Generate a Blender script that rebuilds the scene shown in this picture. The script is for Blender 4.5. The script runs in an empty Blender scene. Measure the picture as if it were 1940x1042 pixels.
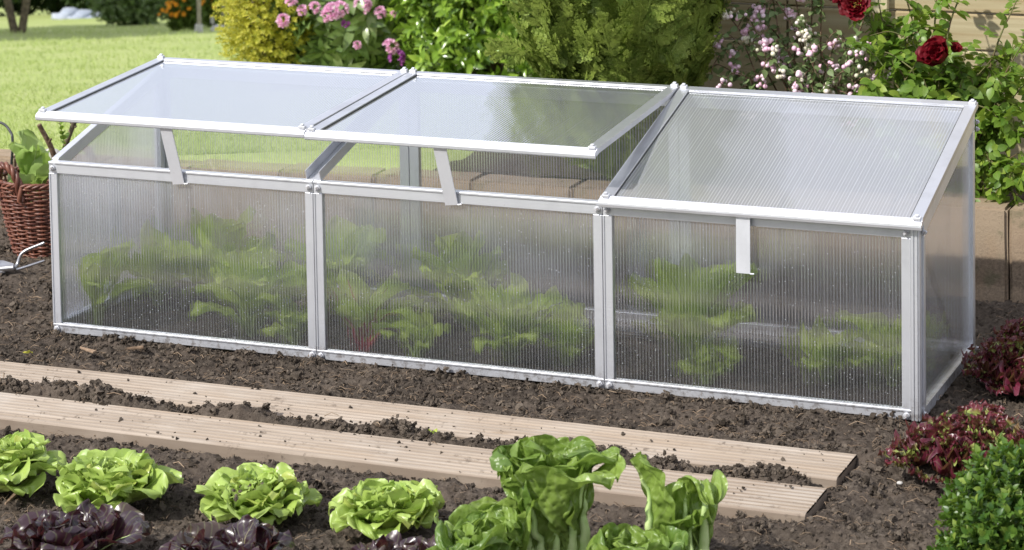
import bpy, bmesh, math, random
import numpy as np
from mathutils import Vector, Matrix
PI = math.pi
R = math.radians
rs = np.random.RandomState
C = bpy.context.scene.collection
scene = bpy.context.scene

# ------------------------------------------------------------------ camera numbers
F_PX, CAM = 4904.048, np.array([2.8515, -4.4563, 1.4362])
YAW, PITCH, ROLL, PPY = -0.3878, 0.0768, -0.0163, -862.34
def cam_axes():
    cy, sy, cp, sp = math.cos(YAW), math.sin(YAW), math.cos(PITCH), math.sin(PITCH)
    fwd = np.array([sy*cp, cy*cp, -sp]); right = np.array([cy, -sy, 0.]); up = np.cross(right, fwd)
    c, s = math.cos(ROLL), math.sin(ROLL)
    return c*right+s*up, -s*right+c*up, fwd
CR, CU, CF = cam_axes()
def ray(u, v): return CF + CR*(u-970)/F_PX - CU*(v-521-PPY)/F_PX
def atz(u, v, z):
    d = ray(u, v); return CAM + d*(z-CAM[2])/d[2]
def aty(u, v, y):
    d = ray(u, v); return CAM + d*(y-CAM[1])/d[1]
def atd(u, v, dd): return CAM + ray(u, v)*dd
FH = np.array([math.sin(YAW), math.cos(YAW)])      # level forward direction
RH = np.array([math.cos(YAW), -math.sin(YAW)])
SUN = np.array([-.65, -.95, 1.0]); SUN /= np.linalg.norm(SUN)

# ------------------------------------------------------------------ noise
def _h(ix, iy, s):
    n = (ix.astype(np.int64)*374761393 + iy.astype(np.int64)*668265263 + s*1274126177) & 0x7fffffff
    n = ((n ^ (n >> 13))*1274126177) & 0x7fffffff
    return ((n ^ (n >> 16)) & 0xffff)/65535.0
def vnoise(x, y, s=0):
    x = np.asarray(x, float); y = np.asarray(y, float)
    ix, iy = np.floor(x), np.floor(y); fx, fy = x-ix, y-iy
    fx = fx*fx*(3-2*fx); fy = fy*fy*(3-2*fy)
    a, b, c, d = _h(ix, iy, s), _h(ix+1, iy, s), _h(ix, iy+1, s), _h(ix+1, iy+1, s)
    return (a+(b-a)*fx)+((c+(d-c)*fx)-(a+(b-a)*fx))*fy
def fbm(x, y, o=4, s=0, g=.5):
    t, a, n = 0, 1., 0
    for i in range(o):
        t = t+a*(vnoise(x*2**i+17.3*i, y*2**i-9.1*i, s+i)-.5); n += a; a *= g
    return t/n*2
def sstep(x, a, b):
    t = np.clip((x-a)/(b-a), 0, 1); return t*t*(3-2*t)

# ------------------------------------------------------------------ mesh building
class MB:
    def __init__(s): s.V, s.F, s.U, s.n = [], [], [], 0
    def add(s, V, F, U=None):
        V = np.asarray(V, float).reshape(-1, 3); F = np.asarray(F, int)
        if F.shape[1] == 3: F = np.concatenate([F, -np.ones((len(F), 1), int)-s.n], 1)
        s.V.append(V); s.F.append(F+s.n); s.U.append(np.zeros((len(V), 2)) if U is None else np.asarray(U, float).reshape(-1, 2)); s.n += len(V)
    def inst(s, T, M, O):
        """template (V,F,U) placed by many 3x3 matrices M (k,3,3) and offsets O (k,3)"""
        V, F, U = T; k, n = len(O), len(V)
        if k == 0: return
        W = np.einsum('kij,nj->kni', M, V)+O[:, None, :]
        FF = (F[None]+np.arange(k)[:, None, None]*n)
        if F.shape[1] == 3: FF = np.concatenate([FF, -np.ones((k, len(F), 1), int)*(10**9)], 2)
        FF = FF.reshape(-1, 4)
        if F.shape[1] == 3: FF[:, 3] = -1-s.n
        s.V.append(W.reshape(-1, 3)); s.F.append(FF+s.n); s.U.append(np.tile(U, (k, 1))); s.n += k*n
    def mesh(s, name, smooth=True):
        V = np.concatenate(s.V); F = np.concatenate(s.F); U = np.concatenate(s.U)
        me = bpy.data.meshes.new(name)
        tri = F[:, 3] < 0
        cnt = np.where(tri, 3, 4); st = np.concatenate([[0], np.cumsum(cnt)[:-1]])
        L = F.reshape(-1)[(np.arange(4)[None] < cnt[:, None]).reshape(-1)]
        me.vertices.add(len(V)); me.vertices.foreach_set('co', V.astype(np.float32).ravel())
        me.loops.add(len(L)); me.loops.foreach_set('vertex_index', L.astype(np.int32))
        me.polygons.add(len(F)); me.polygons.foreach_set('loop_start', st.astype(np.int32))
        me.polygons.foreach_set('use_smooth', np.full(len(F), bool(smooth)))
        uv = me.uv_layers.new(name='UVMap'); uv.data.foreach_set('uv', U[L].astype(np.float32).ravel())
        me.update(calc_edges=True); me.validate()
        return me
    def build(s, name, mat, parent=None, smooth=True, bevel=0):
        o = bpy.data.objects.new(name, s.mesh(name, smooth)); C.objects.link(o)
        if mat: o.data.materials.append(mat)
        if parent:
            o.parent = parent
            p = np.array(parent_world(parent))
            if np.any(np.abs(p) > 1e-9): o.matrix_parent_inverse = Matrix.Translation(-Vector(p))
        if bevel:
            b = o.modifiers.new('bevel', 'BEVEL'); b.width = bevel; b.segments = 2; b.limit_method = 'ANGLE'
            b.harden_normals = False
        return o
def parent_world(p):
    l = Vector(p.location)
    if p.type != 'EMPTY' and p.parent: return Vector((0, 0, 0)) if False else l_world(p)
    return l
def l_world(p):
    # meshes are written in world coordinates: their own matrix is identity in the world
    return Vector((0, 0, 0))
def tag(o, label=None, cat=None, group=None, kind=None):
    if label: o['label'] = label
    if cat: o['category'] = cat
    if group: o['group'] = group
    if kind: o['kind'] = kind
    return o
def empty(name, loc, label, cat, group=None):
    o = bpy.data.objects.new(name, None); C.objects.link(o); o.location = Vector([float(c) for c in loc]); o.empty_display_size = .05
    return tag(o, label, cat, group)

def grid(nu, nv):
    i = np.arange(nv-1)[:, None]*nu+np.arange(nu-1)[None]
    return np.stack([i, i+1, i+nu+1, i+nu], -1).reshape(-1, 4)
BOXF = np.array([[0, 3, 2, 1], [4, 5, 6, 7], [0, 1, 5, 4], [1, 2, 6, 5], [2, 3, 7, 6], [3, 0, 4, 7]])
def box(mb, x0, x1, y0, y1, z0, z1):
    mb.add([(x0, y0, z0), (x1, y0, z0), (x1, y1, z0), (x0, y1, z0), (x0, y0, z1), (x1, y0, z1), (x1, y1, z1), (x0, y1, z1)], BOXF)
def hexa(mb, P): mb.add(P, BOXF)     # 4 lower corners then 4 upper, same order as box
def beam(mb, a, b, side, up):
    a, b, s, u = map(lambda q: np.array(q, float), (a, b, side, up)); s = s/2; u = u/2
    mb.add([a-s-u, a+s-u, b+s-u, b-s-u, a-s+u, a+s+u, b+s+u, b-s+u], BOXF)
def prism(mb, prof, fn, xs):
    """2D profile (closed, list of (p,q)) swept along positions xs; fn(x,p,q)->world"""
    n = len(prof); V = [fn(x, p, q) for x in xs for p, q in prof]
    F = []
    for k in range(len(xs)-1):
        for i in range(n):
            j = (i+1) % n; F.append((k*n+i, k*n+j, (k+1)*n+j, (k+1)*n+i))
    mb.add(V, F)
    c0 = np.mean(V[:n], 0); c1 = np.mean(V[-n:], 0)
    m = len(xs)-1
    mb.add(list(V[:n])+[c0], [((i+1) % n, i, n) for i in range(n)])
    mb.add(list(V[-n:])+[c1], [(i, (i+1) % n, n) for i in range(n)])
def tube(mb, P, r, k=6, cap=True):
    P = np.asarray(P, float); n = len(P); r = np.broadcast_to(np.asarray(r, float), (n,))
    T = np.gradient(P, axis=0); T /= np.linalg.norm(T, axis=1)[:, None]+1e-12
    ref = np.array([0, 0, 1.]) if abs(T[0][2]) < .9 else np.array([1., 0, 0])
    A = np.cross(T, ref); A /= np.linalg.norm(A, axis=1)[:, None]+1e-12
    for i in range(1, n):
        if A[i]@A[i-1] < 0: A[i] *= -1
    B = np.cross(T, A)
    th = np.arange(k)*2*PI/k
    V = P[:, None]+r[:, None, None]*(np.cos(th)[None, :, None]*A[:, None]+np.sin(th)[None, :, None]*B[:, None])
    F = [(i*k+j, i*k+(j+1) % k, (i+1)*k+(j+1) % k, (i+1)*k+j) for i in range(n-1) for j in range(k)]
    U = np.stack(np.broadcast_arrays(np.linspace(0, 1, k)[None], np.linspace(0, 1, n)[:, None]), -1)
    mb.add(V.reshape(-1, 3), F, U.reshape(-1, 2))
    if cap:
        for row, c in ((V[0], P[0]), (V[-1], P[-1])):
            mb.add(list(row)+[c], [(j, (j+1) % k, k) for j in range(k)])
def curve(P, n=12):
    """smooth path through control points (Catmull-Rom)"""
    P = np.asarray(P, float); Q = np.concatenate([[2*P[0]-P[1]], P, [2*P[-1]-P[-2]]]); out = []
    for i in range(len(P)-1):
        a, b, c, d = Q[i:i+4]
        for t in np.linspace(0, 1, n, endpoint=False):
            out.append(.5*((2*b)+(c-a)*t+(2*a-5*b+4*c-d)*t*t+(-a+3*b-3*c+d)*t**3))
    return np.array(out+[P[-1]])
def ico(sub, seed=None, amp=0, freq=2.):
    bm = bmesh.new(); bmesh.ops.create_icosphere(bm, subdivisions=sub, radius=1)
    V = np.array([v.co[:] for v in bm.verts]); F = np.array([[v.index for v in f.verts] for f in bm.faces]); bm.free()
    if seed is not None:
        k = 1+amp*(fbm(V[:, 0]*freq+seed*3.1+V[:, 2]*1.7, V[:, 1]*freq+V[:, 2]*freq-seed, 3, seed))
        V = V*k[:, None]
    return V, F, np.zeros((len(V), 2))
def frames(D, roll, S, up=(0, 0, 1)):
    """matrices whose columns are (side, dir, normal)*S for directions D (k,3)"""
    D = D/np.linalg.norm(D, axis=1)[:, None]
    u = np.broadcast_to(np.array(up, float), D.shape)
    X = np.cross(D, u); l = np.linalg.norm(X, axis=1)
    X[l < 1e-3] = (1, 0, 0); X /= np.linalg.norm(X, axis=1)[:, None]
    N = np.cross(X, D)
    c, s = np.cos(roll)[:, None], np.sin(roll)[:, None]
    X, N = X*c+N*s, -X*s+N*c
    M = np.stack([X, D, N], -1)
    S = np.asarray(S, float)
    return M*(S[:, None, None] if S.ndim == 1 else S[:, None, :])

# ------------------------------------------------------------------ materials
class NT:
    def __init__(s, name):
        s.m = bpy.data.materials.new(name); s.m.use_nodes = True; s.t = s.m.node_tree; s.t.nodes.clear()
        s.out = s.n('ShaderNodeOutputMaterial')
    def n(s, typ, **k):
        nd = s.t.nodes.new(typ)
        for a, v in k.items():
            if a.startswith('i_'):
                key = a[2:]; key = int(key) if key.isdigit() else key.replace('_', ' ')
                s.set(nd.inputs[key], v)
            else: setattr(nd, a, v)
        return nd
    def set(s, sock, v):
        if isinstance(v, bpy.types.NodeSocket): s.t.links.new(v, sock)
        elif isinstance(v, bpy.types.Node): s.t.links.new(v.outputs[0], sock)
        else:
            if sock.type == 'RGBA' and len(v) == 3: v = (*v, 1)
            sock.default_value = v
    def mix(s, f, a, b, mode='MIX'):
        nd = s.n('ShaderNodeMix', data_type='RGBA', blend_type=mode); nd.clamp_factor = True
        s.set(nd.inputs[0], f); s.set(nd.inputs[6], a); s.set(nd.inputs[7], b); return nd.outputs[2]
    def math(s, op, a, b=0., c=None, clamp=False):
        nd = s.n('ShaderNodeMath', operation=op); nd.use_clamp = clamp; s.set(nd.inputs[0], a); s.set(nd.inputs[1], b)
        if c is not None: s.set(nd.inputs[2], c)
        return nd.outputs[0]
    def ramp(s, f, a, b, lo=0., hi=1.):
        nd = s.n('ShaderNodeMapRange', interpolation_type='SMOOTHSTEP'); s.set(nd.inputs[0], f)
        nd.inputs[1].default_value = a; nd.inputs[2].default_value = b; nd.inputs[3].default_value = lo; nd.inputs[4].default_value = hi
        return nd.outputs[0]
    def noise(s, vec, scale, detail=3, rough=.55):
        nd = s.n('ShaderNodeTexNoise'); s.set(nd.inputs['Vector'], vec); nd.inputs['Scale'].default_value = scale
        nd.inputs['Detail'].default_value = detail; nd.inputs['Roughness'].default_value = rough; return nd.outputs[0]
    def obj(s): return s.n('ShaderNodeTexCoord').outputs['Object']
    def map(s, vec, scale): return s.n('ShaderNodeMapping', i_Vector=vec, i_Scale=scale).outputs[0]
    def bump(s, h, strength=.3, dist=.002):
        return s.n('ShaderNodeBump', i_Height=h, i_Strength=strength, i_Distance=dist).outputs[0]
    def pbr(s, col, rough=.5, metal=0., spec=.5, normal=None, **k):
        nd = s.n('ShaderNodeBsdfPrincipled'); s.set(nd.inputs['Base Color'], col); s.set(nd.inputs['Roughness'], rough)
        s.set(nd.inputs['Metallic'], metal); s.set(nd.inputs['Specular IOR Level'], spec)
        if normal is not None: s.set(nd.inputs['Normal'], normal)
        return nd.outputs[0]
    def mixs(s, f, a, b):
        nd = s.n('ShaderNodeMixShader'); s.set(nd.inputs[0], f); s.set(nd.inputs[1], a); s.set(nd.inputs[2], b); return nd.outputs[0]
    def done(s, sh): s.t.links.new(sh, s.out.inputs[0]); return s.m

def leafmat(name, c1, c2, c3=None, rough=.42, spec=.45, trans=.35, tcol=None, rib=None, ribw=.035, base=None, base_v=(.1, .45),
            edge=None, edge_v=(.35, .75), edge_u=.0, edge_some=0., specks=0., vein=.25, blister=0, bscale=60, var=.25, vscale=30, island=True):
    t = NT(name); g = t.n('ShaderNodeNewGeometry'); rnd = g.outputs['Random Per Island']
    uv = t.n('ShaderNodeSeparateXYZ', i_0=t.n('ShaderNodeUVMap', uv_map='UVMap').outputs[0]); U, V = uv.outputs[0], uv.outputs[1]
    if not island: rnd = t.ramp(t.noise(t.obj(), vscale, 2), .3, .7)
    col = t.mix(rnd, c1, c2)
    if c3: col = t.mix(t.ramp(t.math('FRACT', t.math('MULTIPLY', rnd, 7.31)), .72, .95), col, c3)
    o = t.obj(); nz = t.noise(o, vscale, 3)
    col = t.mix(t.math('MULTIPLY', t.ramp(nz, .35, .7), var), col, t.mix(.5, col, (.01, .02, .004)), 'MIX')
    au = t.math('ABSOLUTE', t.math('SUBTRACT', U, .5))
    if edge:
        f = t.ramp(t.math('ADD', t.math('ADD', V, t.math('MULTIPLY', au, edge_u)), t.math('MULTIPLY', t.math('SUBTRACT', nz, .5), .5)), edge_v[0], edge_v[1])
        if edge_some: f = t.math('MULTIPLY', f, t.ramp(t.math('FRACT', t.math('MULTIPLY', rnd, 13.7)), edge_some*.6, edge_some, .12, 1.))
        col = t.mix(f, col, t.mix(rnd, edge, tuple(.6*e for e in edge)))
    if vein:
        wv = t.n('ShaderNodeTexWave', wave_type='BANDS', bands_direction='X')
        cmb = t.n('ShaderNodeCombineXYZ', i_0=t.math('SUBTRACT', V, t.math('MULTIPLY', au, .7)), i_1=0., i_2=0.)
        t.set(wv.inputs['Vector'], cmb); wv.inputs['Scale'].default_value = 2.6
        vf = t.math('MULTIPLY', t.ramp(wv.outputs[1], .9, 1.), vein)
        col = t.mix(vf, col, t.mix(.5, col, (.45, .55, .2)))
    if base: col = t.mix(t.ramp(V, base_v[0], base_v[1], 1., 0.), col, base)
    if rib:
        rf = t.ramp(t.math('DIVIDE', au, t.math('SUBTRACT', 1.08, V)), ribw*.6, ribw*1.2, 1., 0.)
        col = t.mix(t.math('MULTIPLY', rf, .8), col, rib)
    if specks:
        col = t.mix(t.math('MULTIPLY', t.ramp(t.noise(o, 260., 3, .6), .63, .72), t.ramp(t.noise(o, 26., 3), .5, .66, 0., .85)), col, (.09, .065, .045))
        col = t.mix(t.ramp(t.math('FRACT', t.math('MULTIPLY', rnd, 5.17)), .9, .97, 0., specks), col, (.5, .5, .12))
    nrm = None
    if blister:
        vo = t.n('ShaderNodeTexVoronoi', feature='SMOOTH_F1'); t.set(vo.inputs['Vector'], o); vo.inputs['Scale'].default_value = bscale
        nrm = t.bump(t.math('ADD', vo.outputs[0], t.noise(o, bscale*.5, 2)), blister, .006)
    sh = t.pbr(col, rough, 0, spec, nrm)
    tr = t.n('ShaderNodeBsdfTranslucent', i_Color=t.mix(.5, col, tcol) if tcol else col)
    return t.done(t.mixs(trans, sh, tr.outputs[0]))

def poly(name, axis, clear=.62, veil=.1, rib=.3, drops=0., condens=0., pitch=.006, tint=(.93, .95, 1.), refl=1.):
    """clear twin-wall plastic sheet: fine webs along one axis, clear flutes between, dew on the inside"""
    t = NT(name); o = t.obj(); sx = t.n('ShaderNodeSeparateXYZ', i_0=o); a = sx.outputs[axis]
    ph = t.math('FRACT', t.math('DIVIDE', a, pitch))
    web = t.ramp(t.math('ABSOLUTE', t.math('SUBTRACT', ph, .5)), .10, .24, 1., 0.)
    rn = t.noise(t.map(o, (166., .1, .1) if axis == 0 else (.1, 166., .1)), 1., 1)
    web = t.math('MULTIPLY', web, t.ramp(rn, .2, .8, .35, 1.25))
    sn = t.math('SINE', t.math('MULTIPLY', a, 2*PI/pitch))
    sn = t.math('ADD', sn, t.math('MULTIPLY', t.noise(t.map(o, (3., 3., 260.)) if axis == 0 else t.map(o, (3., 3., 120.)), 1., 2), .5))
    nb = t.bump(sn, 1., .0012)
    trn = t.n('ShaderNodeBsdfTransparent', i_Color=tint)
    rfr = t.n('ShaderNodeBsdfRefraction', i_Color=tint, i_Roughness=.09, i_IOR=1.18, i_Normal=nb)
    cl = t.mixs(1-clear, trn.outputs[0], rfr.outputs[0])
    dif = t.n('ShaderNodeBsdfDiffuse', i_Color=(.8, .82, .86)); tl = t.n('ShaderNodeBsdfTranslucent', i_Color=(.8, .82, .85))
    ve = t.mixs(.55, dif.outputs[0], tl.outputs[0])
    f = t.math('ADD', veil, t.math('MULTIPLY', web, rib))
    big = t.noise(o, 3.1, 3)
    if condens:
        f = t.math('ADD', f, t.math('MULTIPLY', t.math('MULTIPLY', t.ramp(t.math('SUBTRACT', big, t.math('MULTIPLY', sx.outputs[0], .09)), .3, .62), t.ramp(sx.outputs[2], .12, .34, .08, 1.)), condens))
    if drops:
        vo = t.n('ShaderNodeTexVoronoi', feature='F1'); t.set(vo.inputs['Vector'], o); vo.inputs['Scale'].default_value = 200
        vc = t.n('ShaderNodeSeparateColor', i_0=vo.outputs['Color'])
        dr = t.math('MULTIPLY', t.ramp(vo.outputs[0], .1, .26, 1., 0.), t.ramp(t.math('ADD', vc.outputs[0], t.math('MULTIPLY', t.ramp(t.noise(o, 7., 4), .42, .68), .3)), .93, 1.0))
        f = t.math('ADD', f, t.math('MULTIPLY', dr, drops))
    body = t.mixs(t.math('MINIMUM', f, .97), cl, ve)
    g = t.n('ShaderNodeNewGeometry')
    dt = t.n('ShaderNodeVectorMath', operation='DOT_PRODUCT'); t.set(dt.inputs[0], g.outputs['Normal']); t.set(dt.inputs[1], g.outputs['Incoming'])
    cs = t.math('ABSOLUTE', dt.outputs['Value'])
    fr = t.math('MULTIPLY_ADD', t.math('POWER', t.math('SUBTRACT', 1., cs), 5.), .9, .055)
    fr = t.math('MULTIPLY', fr, refl, clamp=True)
    gn = t.bump(sn, .1, .001)
    gl = t.n('ShaderNodeBsdfGlossy', i_Color=(.97, .98, 1.), i_Roughness=.02, i_Normal=gn)
    return t.done(t.mixs(fr, body, gl.outputs[0]))

def alu(name, base=.72, rough=.42, metal=.55):
    t = NT(name); o = t.obj()
    st = t.noise(t.map(o, (3., 3., 3.)), 6., 4)
    br = t.noise(t.map(o, (2., 900., 900.)), 1., 2)
    c = t.mix(st, (base*.9, base*.915, base*.965), (base*.985, base*1.0, base*1.045))
    nz = t.noise(o, 140., 2)
    c = t.mix(t.ramp(nz, .68, .8, 0., .25), c, (.45, .42, .38))
    sz = t.n('ShaderNodeSeparateXYZ', i_0=o).outputs[2]
    dn = t.noise(o, 70., 5, .7); sm = t.noise(t.map(o, (14., 14., 9.)), 1., 4)
    c = t.mix(t.ramp(sm, .48, .7, 0., .42), c, (base*.68, base*.69, base*.72))
    c = t.mix(t.math('MULTIPLY', t.ramp(sz, .0, .05, 1., 0.), t.ramp(dn, .46, .66, 0., .65)), c, (.2, .155, .12))
    c = t.mix(t.ramp(t.noise(o, 240., 2), .71, .77, 0., .45), c, (.3, .26, .22))
    return t.done(t.pbr(c, t.math('MULTIPLY_ADD', br, .2, t.math('MULTIPLY_ADD', sm, .16, rough-.18)), metal, .5, t.bump(br, .08, .0008)))

M = {}
M['alu'] = alu('aluminium', .81, .4, .66)
M['alu_lid'] = alu('aluminium_lid', .7, .36, .78)
M['alu_bright'] = alu('aluminium_nose', .8, .33, .5)
M['bolt'] = alu('bolt_steel', .8, .4, .35)
M['strip'] = alu('strip_alu', .84, .42, .5)
M['pane'] = poly('pane_plastic', 0, clear=.5, veil=.05, rib=.24, drops=.8, condens=.36, refl=3.)
M['pane_back'] = poly('pane_plastic_back', 0, clear=.6, veil=.07, rib=.4, drops=.0, condens=.05, refl=1.5)
M['pane_side'] = poly('pane_plastic_side', 1, clear=.4, veil=.26, rib=.2, drops=.4, condens=.35, refl=1.6)
M['pane_lid'] = poly('pane_plastic_lid', 0, clear=.95, veil=.52, rib=.24, refl=2.4)
tt_ = NT('pane_inner_face'); M['pane_in'] = tt_.done(tt_.n('ShaderNodeBsdfTransparent', i_Color=(.98, .985, 1.)).outputs[0])
def optic(o, d):
    o.data.materials.append(M['pane_in'])
    for p in o.data.polygons: p.material_index = 0 if p.normal.dot(Vector(d)) > .8 else 1

def soilmat():
    t = NT('soil'); o = t.obj()
    a, b, c = t.noise(o, 9., 4), t.noise(o, 90., 5, .7), t.noise(o, 420., 4, .7)
    col = t.mix(t.ramp(b, .3, .7), (.046, .0365, .029), (.158, .129, .102))
    col = t.mix(t.ramp(a, .35, .7, 0., .5), col, (.13, .1, .078))
    col = t.mix(t.ramp(c, .62, .78, 0., .6), col, (.3, .23, .16)); col = t.mix(t.ramp(t.noise(o, 3.3, 4), .42, .62, 0., .7), col, t.mix(.5, col, (.02, .015, .012)))
    h = t.math('ADD', t.math('MULTIPLY', b, .7), t.math('MULTIPLY', c, .4))
    return t.done(t.pbr(col, .95, 0, .15, t.bump(h, .9, .008)))
M['soil'] = soilmat()
def crumbmat():
    t = NT('soil_crumb'); o = t.obj(); rnd = t.n('ShaderNodeNewGeometry').outputs['Random Per Island']
    c = t.noise(o, 380., 4, .7)
    col = t.mix(t.ramp(rnd, 0., 1.), (.046, .0365, .028), (.158, .128, .1))
    col = t.mix(t.ramp(c, .55, .75, 0., .5), col, (.27, .2, .14))
    return t.done(t.pbr(col, .95, 0, .15, t.bump(c, .9, .004)))
M['crumb'] = crumbmat()
def flat(name, c, rough=.6, spec=.4, c2=None, scale=40., bump=0., metal=0., island=False):
    t = NT(name); o = t.obj(); nz = t.noise(o, scale, 4)
    f = t.n('ShaderNodeNewGeometry').outputs['Random Per Island'] if island else t.ramp(nz, .3, .7)
    col = t.mix(f, c, c2 or tuple(x*.75 for x in c))
    return t.done(t.pbr(col, rough, metal, spec, t.bump(nz, bump, .004) if bump else None))
M['fibre'] = flat('peat_fibre', (.34, .25, .17), .9, .1, (.14, .1, .07), island=True)
def woodmat(name, c1, c2, c3, sx=4., sy=120., rough=.75, knots=True, axis=0):
    t = NT(name); o = t.obj()
    sc = (sx, sy, sy) if axis == 0 else (sy, sy, sx)
    g = t.noise(t.map(o, sc), 1., 5, .6); g2 = t.noise(t.map(o, tuple(x*.25 for x in sc)), 1., 3)
    col = t.mix(t.ramp(g, .3, .7), c1, c2); col = t.mix(t.ramp(g2, .45, .75, 0., .7), col, c3)
    sp = t.noise(o, 220., 2); col = t.mix(t.ramp(sp, .7, .78, 0., .7), col, (.06, .045, .035))
    return t.done(t.pbr(col, rough, 0, .25, t.bump(g, .35, .0015)))
def deckmat():
    t = NT('decking_wood'); o = t.obj(); sx = t.n('ShaderNodeSeparateXYZ', i_0=o)
    g = t.noise(t.map(o, (5., 150., 60.)), 1., 5, .65); g2 = t.noise(t.map(o, (1.6, 16., 16.)), 1., 4); g3 = t.noise(o, 5.5, 4)
    col = t.mix(t.ramp(g, .3, .7), (.41, .345, .28), (.29, .235, .185)); col = t.mix(t.ramp(g2, .48, .72, 0., .75), col, (.36, .285, .215)); col = t.mix(t.ramp(g3, .5, .75, 0., .5), col, (.47, .43, .38))
    col = t.mix(t.ramp(t.noise(t.map(o, (9., 45., 45.)), 1., 3), .66, .78, 0., .5), col, (.22, .15, .09))
    gr = t.ramp(sx.outputs[2], .0265, .0232, 0., 1.)  # groove mask by height; paints the missing groove shadow into the wood colour
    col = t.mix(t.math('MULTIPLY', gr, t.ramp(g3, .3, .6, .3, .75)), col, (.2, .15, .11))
    dirt = t.math('MULTIPLY', t.ramp(t.noise(o, 55., 5, .7), .55, .7), t.ramp(t.noise(o, 7., 3), .42, .62, 0., .85))
    col = t.mix(dirt, col, (.09, .068, .052))
    return t.done(t.pbr(col, .85, 0, .2, t.bump(g, .5, .0015)))
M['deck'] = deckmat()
M['fence'] = woodmat('fence_wood', (.46, .40, .25), (.38, .32, .19), (.34, .25, .13), 3., 110.)
M['fence_post'] = woodmat('fence_post_wood', (.62, .55, .36), (.55, .48, .3), (.45, .38, .22), 3., 60., axis=2)
def blockmat():
    t = NT('palisade_concrete'); o = t.obj()
    rnd = t.n('ShaderNodeObjectInfo').outputs['Random']
    a, b = t.noise(o, 12., 4), t.noise(o, 160., 4, .7)
    col = t.mix(t.ramp(a, .35, .65), (.33, .25, .17), (.28, .205, .14)); col = t.mix(t.ramp(rnd, 0., 1., 0., .6), col, (.34, .27, .19))
    col = t.mix(t.ramp(t.noise(o, 5., 3), .5, .7, 0., .6), col, (.31, .2, .11)); zz_ = t.n('ShaderNodeSeparateXYZ', i_0=o).outputs[2]; col = t.mix(t.math('MULTIPLY', t.ramp(zz_, .02, .14, 1., 0.), t.ramp(b, .35, .6, .1, .6)), col, (.14, .105, .075)); col = t.mix(t.ramp(t.noise(o, 16., 4), .58, .7, 0., .5), col, (.1, .11, .055)); col = t.mix(t.ramp(b, .58, .72, 0., .7), col, (.1, .075, .06))
    return t.done(t.pbr(col, .9, 0, .2, t.bump(b, .5, .003)))
M['block'] = blockmat()
def lawnmat():
    t = NT('lawn_grass'); o = t.obj()
    a, b = t.noise(o, 1.6, 4), t.noise(t.map(o, (1., 1., 1.)), 38., 4)
    col = t.mix(t.ramp(a, .3, .7), (.34, .40, .13), (.43, .465, .19)); col = t.mix(t.ramp(b, .35, .7, 0., .5), col, (.26, .36, .07))
    return t.done(t.pbr(col, .8, 0, .2, t.bump(b, .6, .02)))
M['lawn'] = lawnmat()
M['blade'] = leafmat('grass_blade', (.4, .5, .15), (.53, .6, .24), rough=.5, spec=.3, trans=.45, vein=0, var=.1)

LET = dict(rough=.34, spec=.5, vein=.3, blister=.35, bscale=55)
M['butter'] = leafmat('butterhead_leaf', (.36, .49, .1), (.43, .56, .14), (.3, .44, .08), trans=.26, tcol=(.55, .68, .15), rib=(.6, .68, .3), base=(.6, .68, .28), base_v=(.05, .5), var=.22, specks=.45, **LET)
M['romaine'] = leafmat('romaine_leaf', (.17, .27, .045), (.26, .37, .075), (.13, .22, .04), trans=.34, tcol=(.4, .58, .08), rib=(.5, .6, .25), ribw=.05, base=(.42, .54, .18), base_v=(.02, .42), var=.25, rough=.34, spec=.5, vein=.5, blister=.9, bscale=85)
M['romrib'] = flat('romaine_stalk', (.55, .66, .3), .4, .45, (.42, .58, .2), 50.)
M['redlet'] = leafmat('red_lettuce_leaf', (.034, .017, .026), (.055, .022, .03), (.07, .045, .036), trans=.18, tcol=(.3, .06, .05), rib=(.25, .22, .12), base=(.3, .36, .12), base_v=(.05, .38), var=.2, rough=.3, spec=.6, vein=.25, blister=.6, bscale=50)
M['lollo'] = leafmat('lollo_leaf', (.34, .44, .1), (.42, .48, .14), trans=.25, tcol=(.5, .3, .1), edge=(.15, .018, .04), edge_v=(.25, .85), edge_u=.35, edge_some=.07, base=(.5, .58, .25), base_v=(.05, .35), var=.2, rough=.33, spec=.55, vein=.2, blister=.4, bscale=70)
M['veg'] = leafmat('vegetable_leaf', (.54, .68, .09), (.66, .76, .15), trans=.5, tcol=(.4, .6, .06), rib=(.5, .55, .2), var=.15, vein=.3, rough=.4, spec=.4, blister=.4, bscale=50)
M['veg_stem'] = flat('vegetable_stem', (.35, .42, .13), .5, .4, (.25, .34, .08))
M['red_stem'] = flat('chard_stem', (.4, .03, .04), .4, .45, (.3, .02, .05))
M['box'] = leafmat('box_leaf', (.045, .11, .02), (.115, .205, .03), (.24, .33, .055), rough=.36, spec=.5, trans=.28, tcol=(.3, .5, .04), vein=0, var=.3)
M['rhodo'] = leafmat('rhododendron_leaf', (.13, .21, .06), (.2, .29, .09), (.27, .34, .14), rough=.3, spec=.6, trans=.15, rib=(.2, .26, .09), vein=0, var=.2)
M['laurel'] = leafmat('laurel_leaf', (.14, .25, .035), (.26, .4, .05), (.4, .54, .09), rough=.26, spec=.65, trans=.2, tcol=(.25, .4, .03), rib=(.2, .3, .06), vein=0, var=.25)
M['yellow'] = leafmat('spirea_leaf', (.6, .57, .08), (.66, .62, .12), (.44, .48, .09), rough=.5, spec=.3, trans=.4, vein=0, var=.3)
M['thuja'] = leafmat('thuja_scale', (.18, .26, .045), (.34, .43, .08), (.46, .54, .13), rough=.45, spec=.35, trans=.28, vein=0, var=.2, vscale=22, island=False)
M['snowleaf'] = leafmat('snowberry_leaf', (.15, .22, .08), (.22, .3, .12), rough=.5, spec=.35, trans=.25, vein=0, rib=(.2, .25, .12))
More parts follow.
